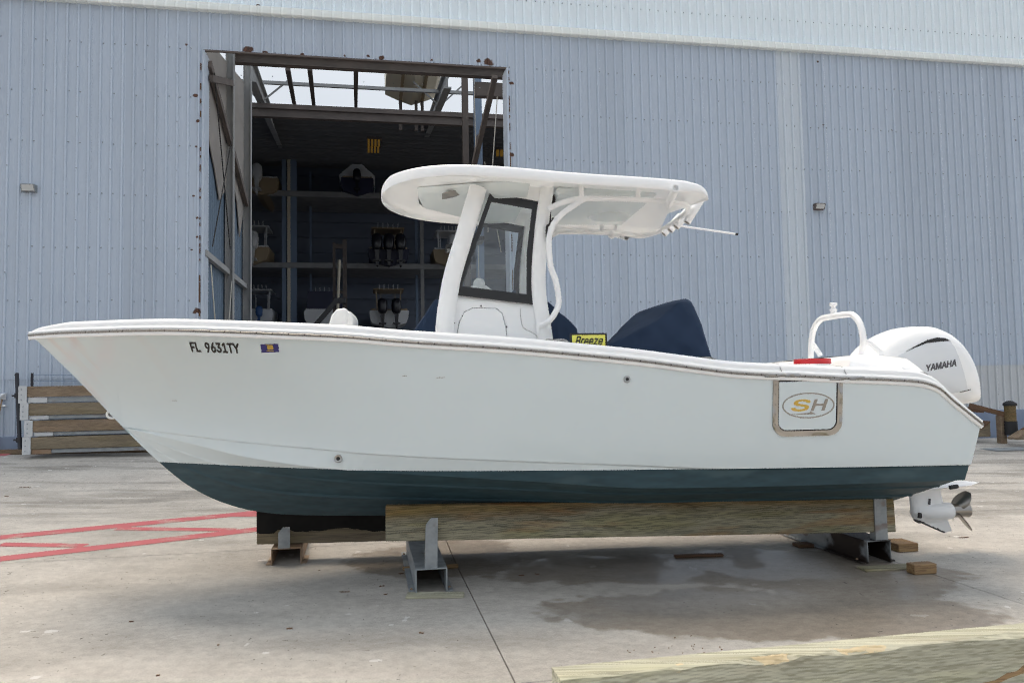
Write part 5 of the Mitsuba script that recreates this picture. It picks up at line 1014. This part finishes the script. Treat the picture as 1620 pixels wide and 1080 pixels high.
a = np.array((-2.221, 7.537, 0.012)); cradle('rust edged boat stand under the far black covered bunk', a, a + dirn * 1.1, .285, .16, 'mat_galv_rust', ((-.02, -.012, .11, .36, 0),), 'mat_galv')
a = np.array((3.351, 7.183, 0)); cradle('stained steel boat stand under the stern end of the bunk', a, a + dirn * 1.45, .245, .205, 'mat_galv_stained', ((.04, .01, .125, .63, 0.0),), 'mat_galv')
def block(name, label, q, l, w, h, deg, mat_, seed=1, base=0.001):
    m = turned(rough_up(subdiv(box(-l / 2, l / 2, -w / 2, w / 2, 0, h, .006), 2), .003, .1, seed), deg); z = float(ground_z(q[0], q[1])) + base + .001
    return solo(name, moved(m, (q[0], q[1], z)), mat_, FG, label, 'wood block' if name == 'wood_block' else 'plank', smooth=40)
q = np.array((-0.661, 6.325, 0)); block('base_plank', 'flat grey plank under the near end of the front boat stand', q + [.0, .03, 0], .47, .11, .030, -1, 'mat_fresh_timber', 2, -.004)
q = np.array((3.371, 7.01, 0)); block('base_plank', 'flat board under the near end of the rear boat stand', q + [-.04, .0, 0], .50, .15, .022, 8, 'mat_bunk', 3, -.004)
q = np.array((3.553, 6.788, 0)); block('wood_block', 'short brown wood block lying loose on the wet concrete, nearest to the camera', q + [0, .05, 0], .22, .11, .085, 10, 'mat_block', 4)
q = np.array((3.839, 7.683, 0)); block('wood_block', 'orange brown wood block beside the rear boat stand under the motor', q + [0, .1, 0], .22, .26, .08, 10, 'mat_block', 5)
q = np.array((2.95, 7.937, 0)); block('wood_block', 'thin dark wood scrap at the far end of the rear boat stand', q + [0, .05, 0], .17, .14, .035, 10, 'mat_scrap', 6)
q = np.array((1.768, 7.627, 0)); block('wood_scrap', 'long thin dark wood sliver lying on the concrete under the hull', q + [.02, .0, 0], .48, .07, .022, 4, 'mat_scrap', 7)
q = np.array((-0.821, 7.205, 0)); block('wood_block', 'small brown stick poking out beneath the front boat stand', q + [0.02, .1, 0], .52, .035, .035, 8, 'mat_block', 8)
# ------------------------------------------------------------------ timber barrier in the foreground
g0, g1 = np.array((0.169, 3.915, 0.3)), np.array((2.894, 4.473, 0.3)); gd = (g1 - g0) / np.linalg.norm(g1 - g0); ang = math.atan2(gd[1], gd[0])
R = np.eye(4); R[:2, :2] = [[cos(ang), -sin(ang)], [sin(ang), cos(ang)]]; R[:3, 3] = (g0[0], g0[1], 0)
L = 4.6; bw = .16
def barrier():
    xs_ = np.linspace(0, L, 150); rows = []
    for i, x in enumerate(xs_):
        e = .005 + .010 * float(meshkit.fbm(np.array([[x * 3.0, 1, 2.0]]), 3)[0])
        for c, hw, dp in ((1.10, .17, .055), (1.62, .24, .035), (.62, .07, .02), (.25, .10, .012), (2.6, .3, .03)):
            e += dp * max(0, 1 - ((x - c) / hw) ** 2) ** .8 * (.6 + .5 * float(meshkit.noise(np.array([[x * 22, 3.0, 1]]))[0]))
        rows.append([(x, 0, .298), (x, -bw + min(e * 1.2, .07), .298), (x, -bw, .298 - e * .55), (x, -bw, .004), (x, 0, .004)])
    return loft(rows)
k = thing('timber_barrier', 'pale split edged timber beam lying across the near right foreground', 'timber')
part(k, 'beam', rough_up(barrier(), .0015, .05, 5), 'mat_fresh_timber', R, 22)
for x0_, x1_, dz_ in ((.98, 1.24, .018), (1.45, 1.84, .012), (.55, .66, .010)):
    pts = [(x0_, -bw + .055, .2965), (x1_, -bw + .05, .2965), ((x0_ + x1_) / 2, -bw - .002, .288 - dz_), (x0_ + .03, -bw + .002, .285 - dz_), (x1_ - .03, -bw + .004, .288 - dz_), (x0_ + .1, -bw + .03, .296), (x1_ - .05, -bw + .03, .297)]
    part(k, 'splinter', rough_up(subdiv(hull(pts), 3), .006, .03, int(x0_ * 100)), 'mat_split_wood', R, False, label='raw splintered wood')
part(k, 'rust_stain', prism(Polygon([(2.15, .02), (2.3, .06), (2.42, .07), (2.5, .10), (2.56, .105), (2.62, .14), (2.66, .15), (2.67, .12), (2.6, .09), (2.5, .07), (2.4, .04), (2.3, .02)]), -bw - .0015, -bw + .001), 'mat_block', R, False)
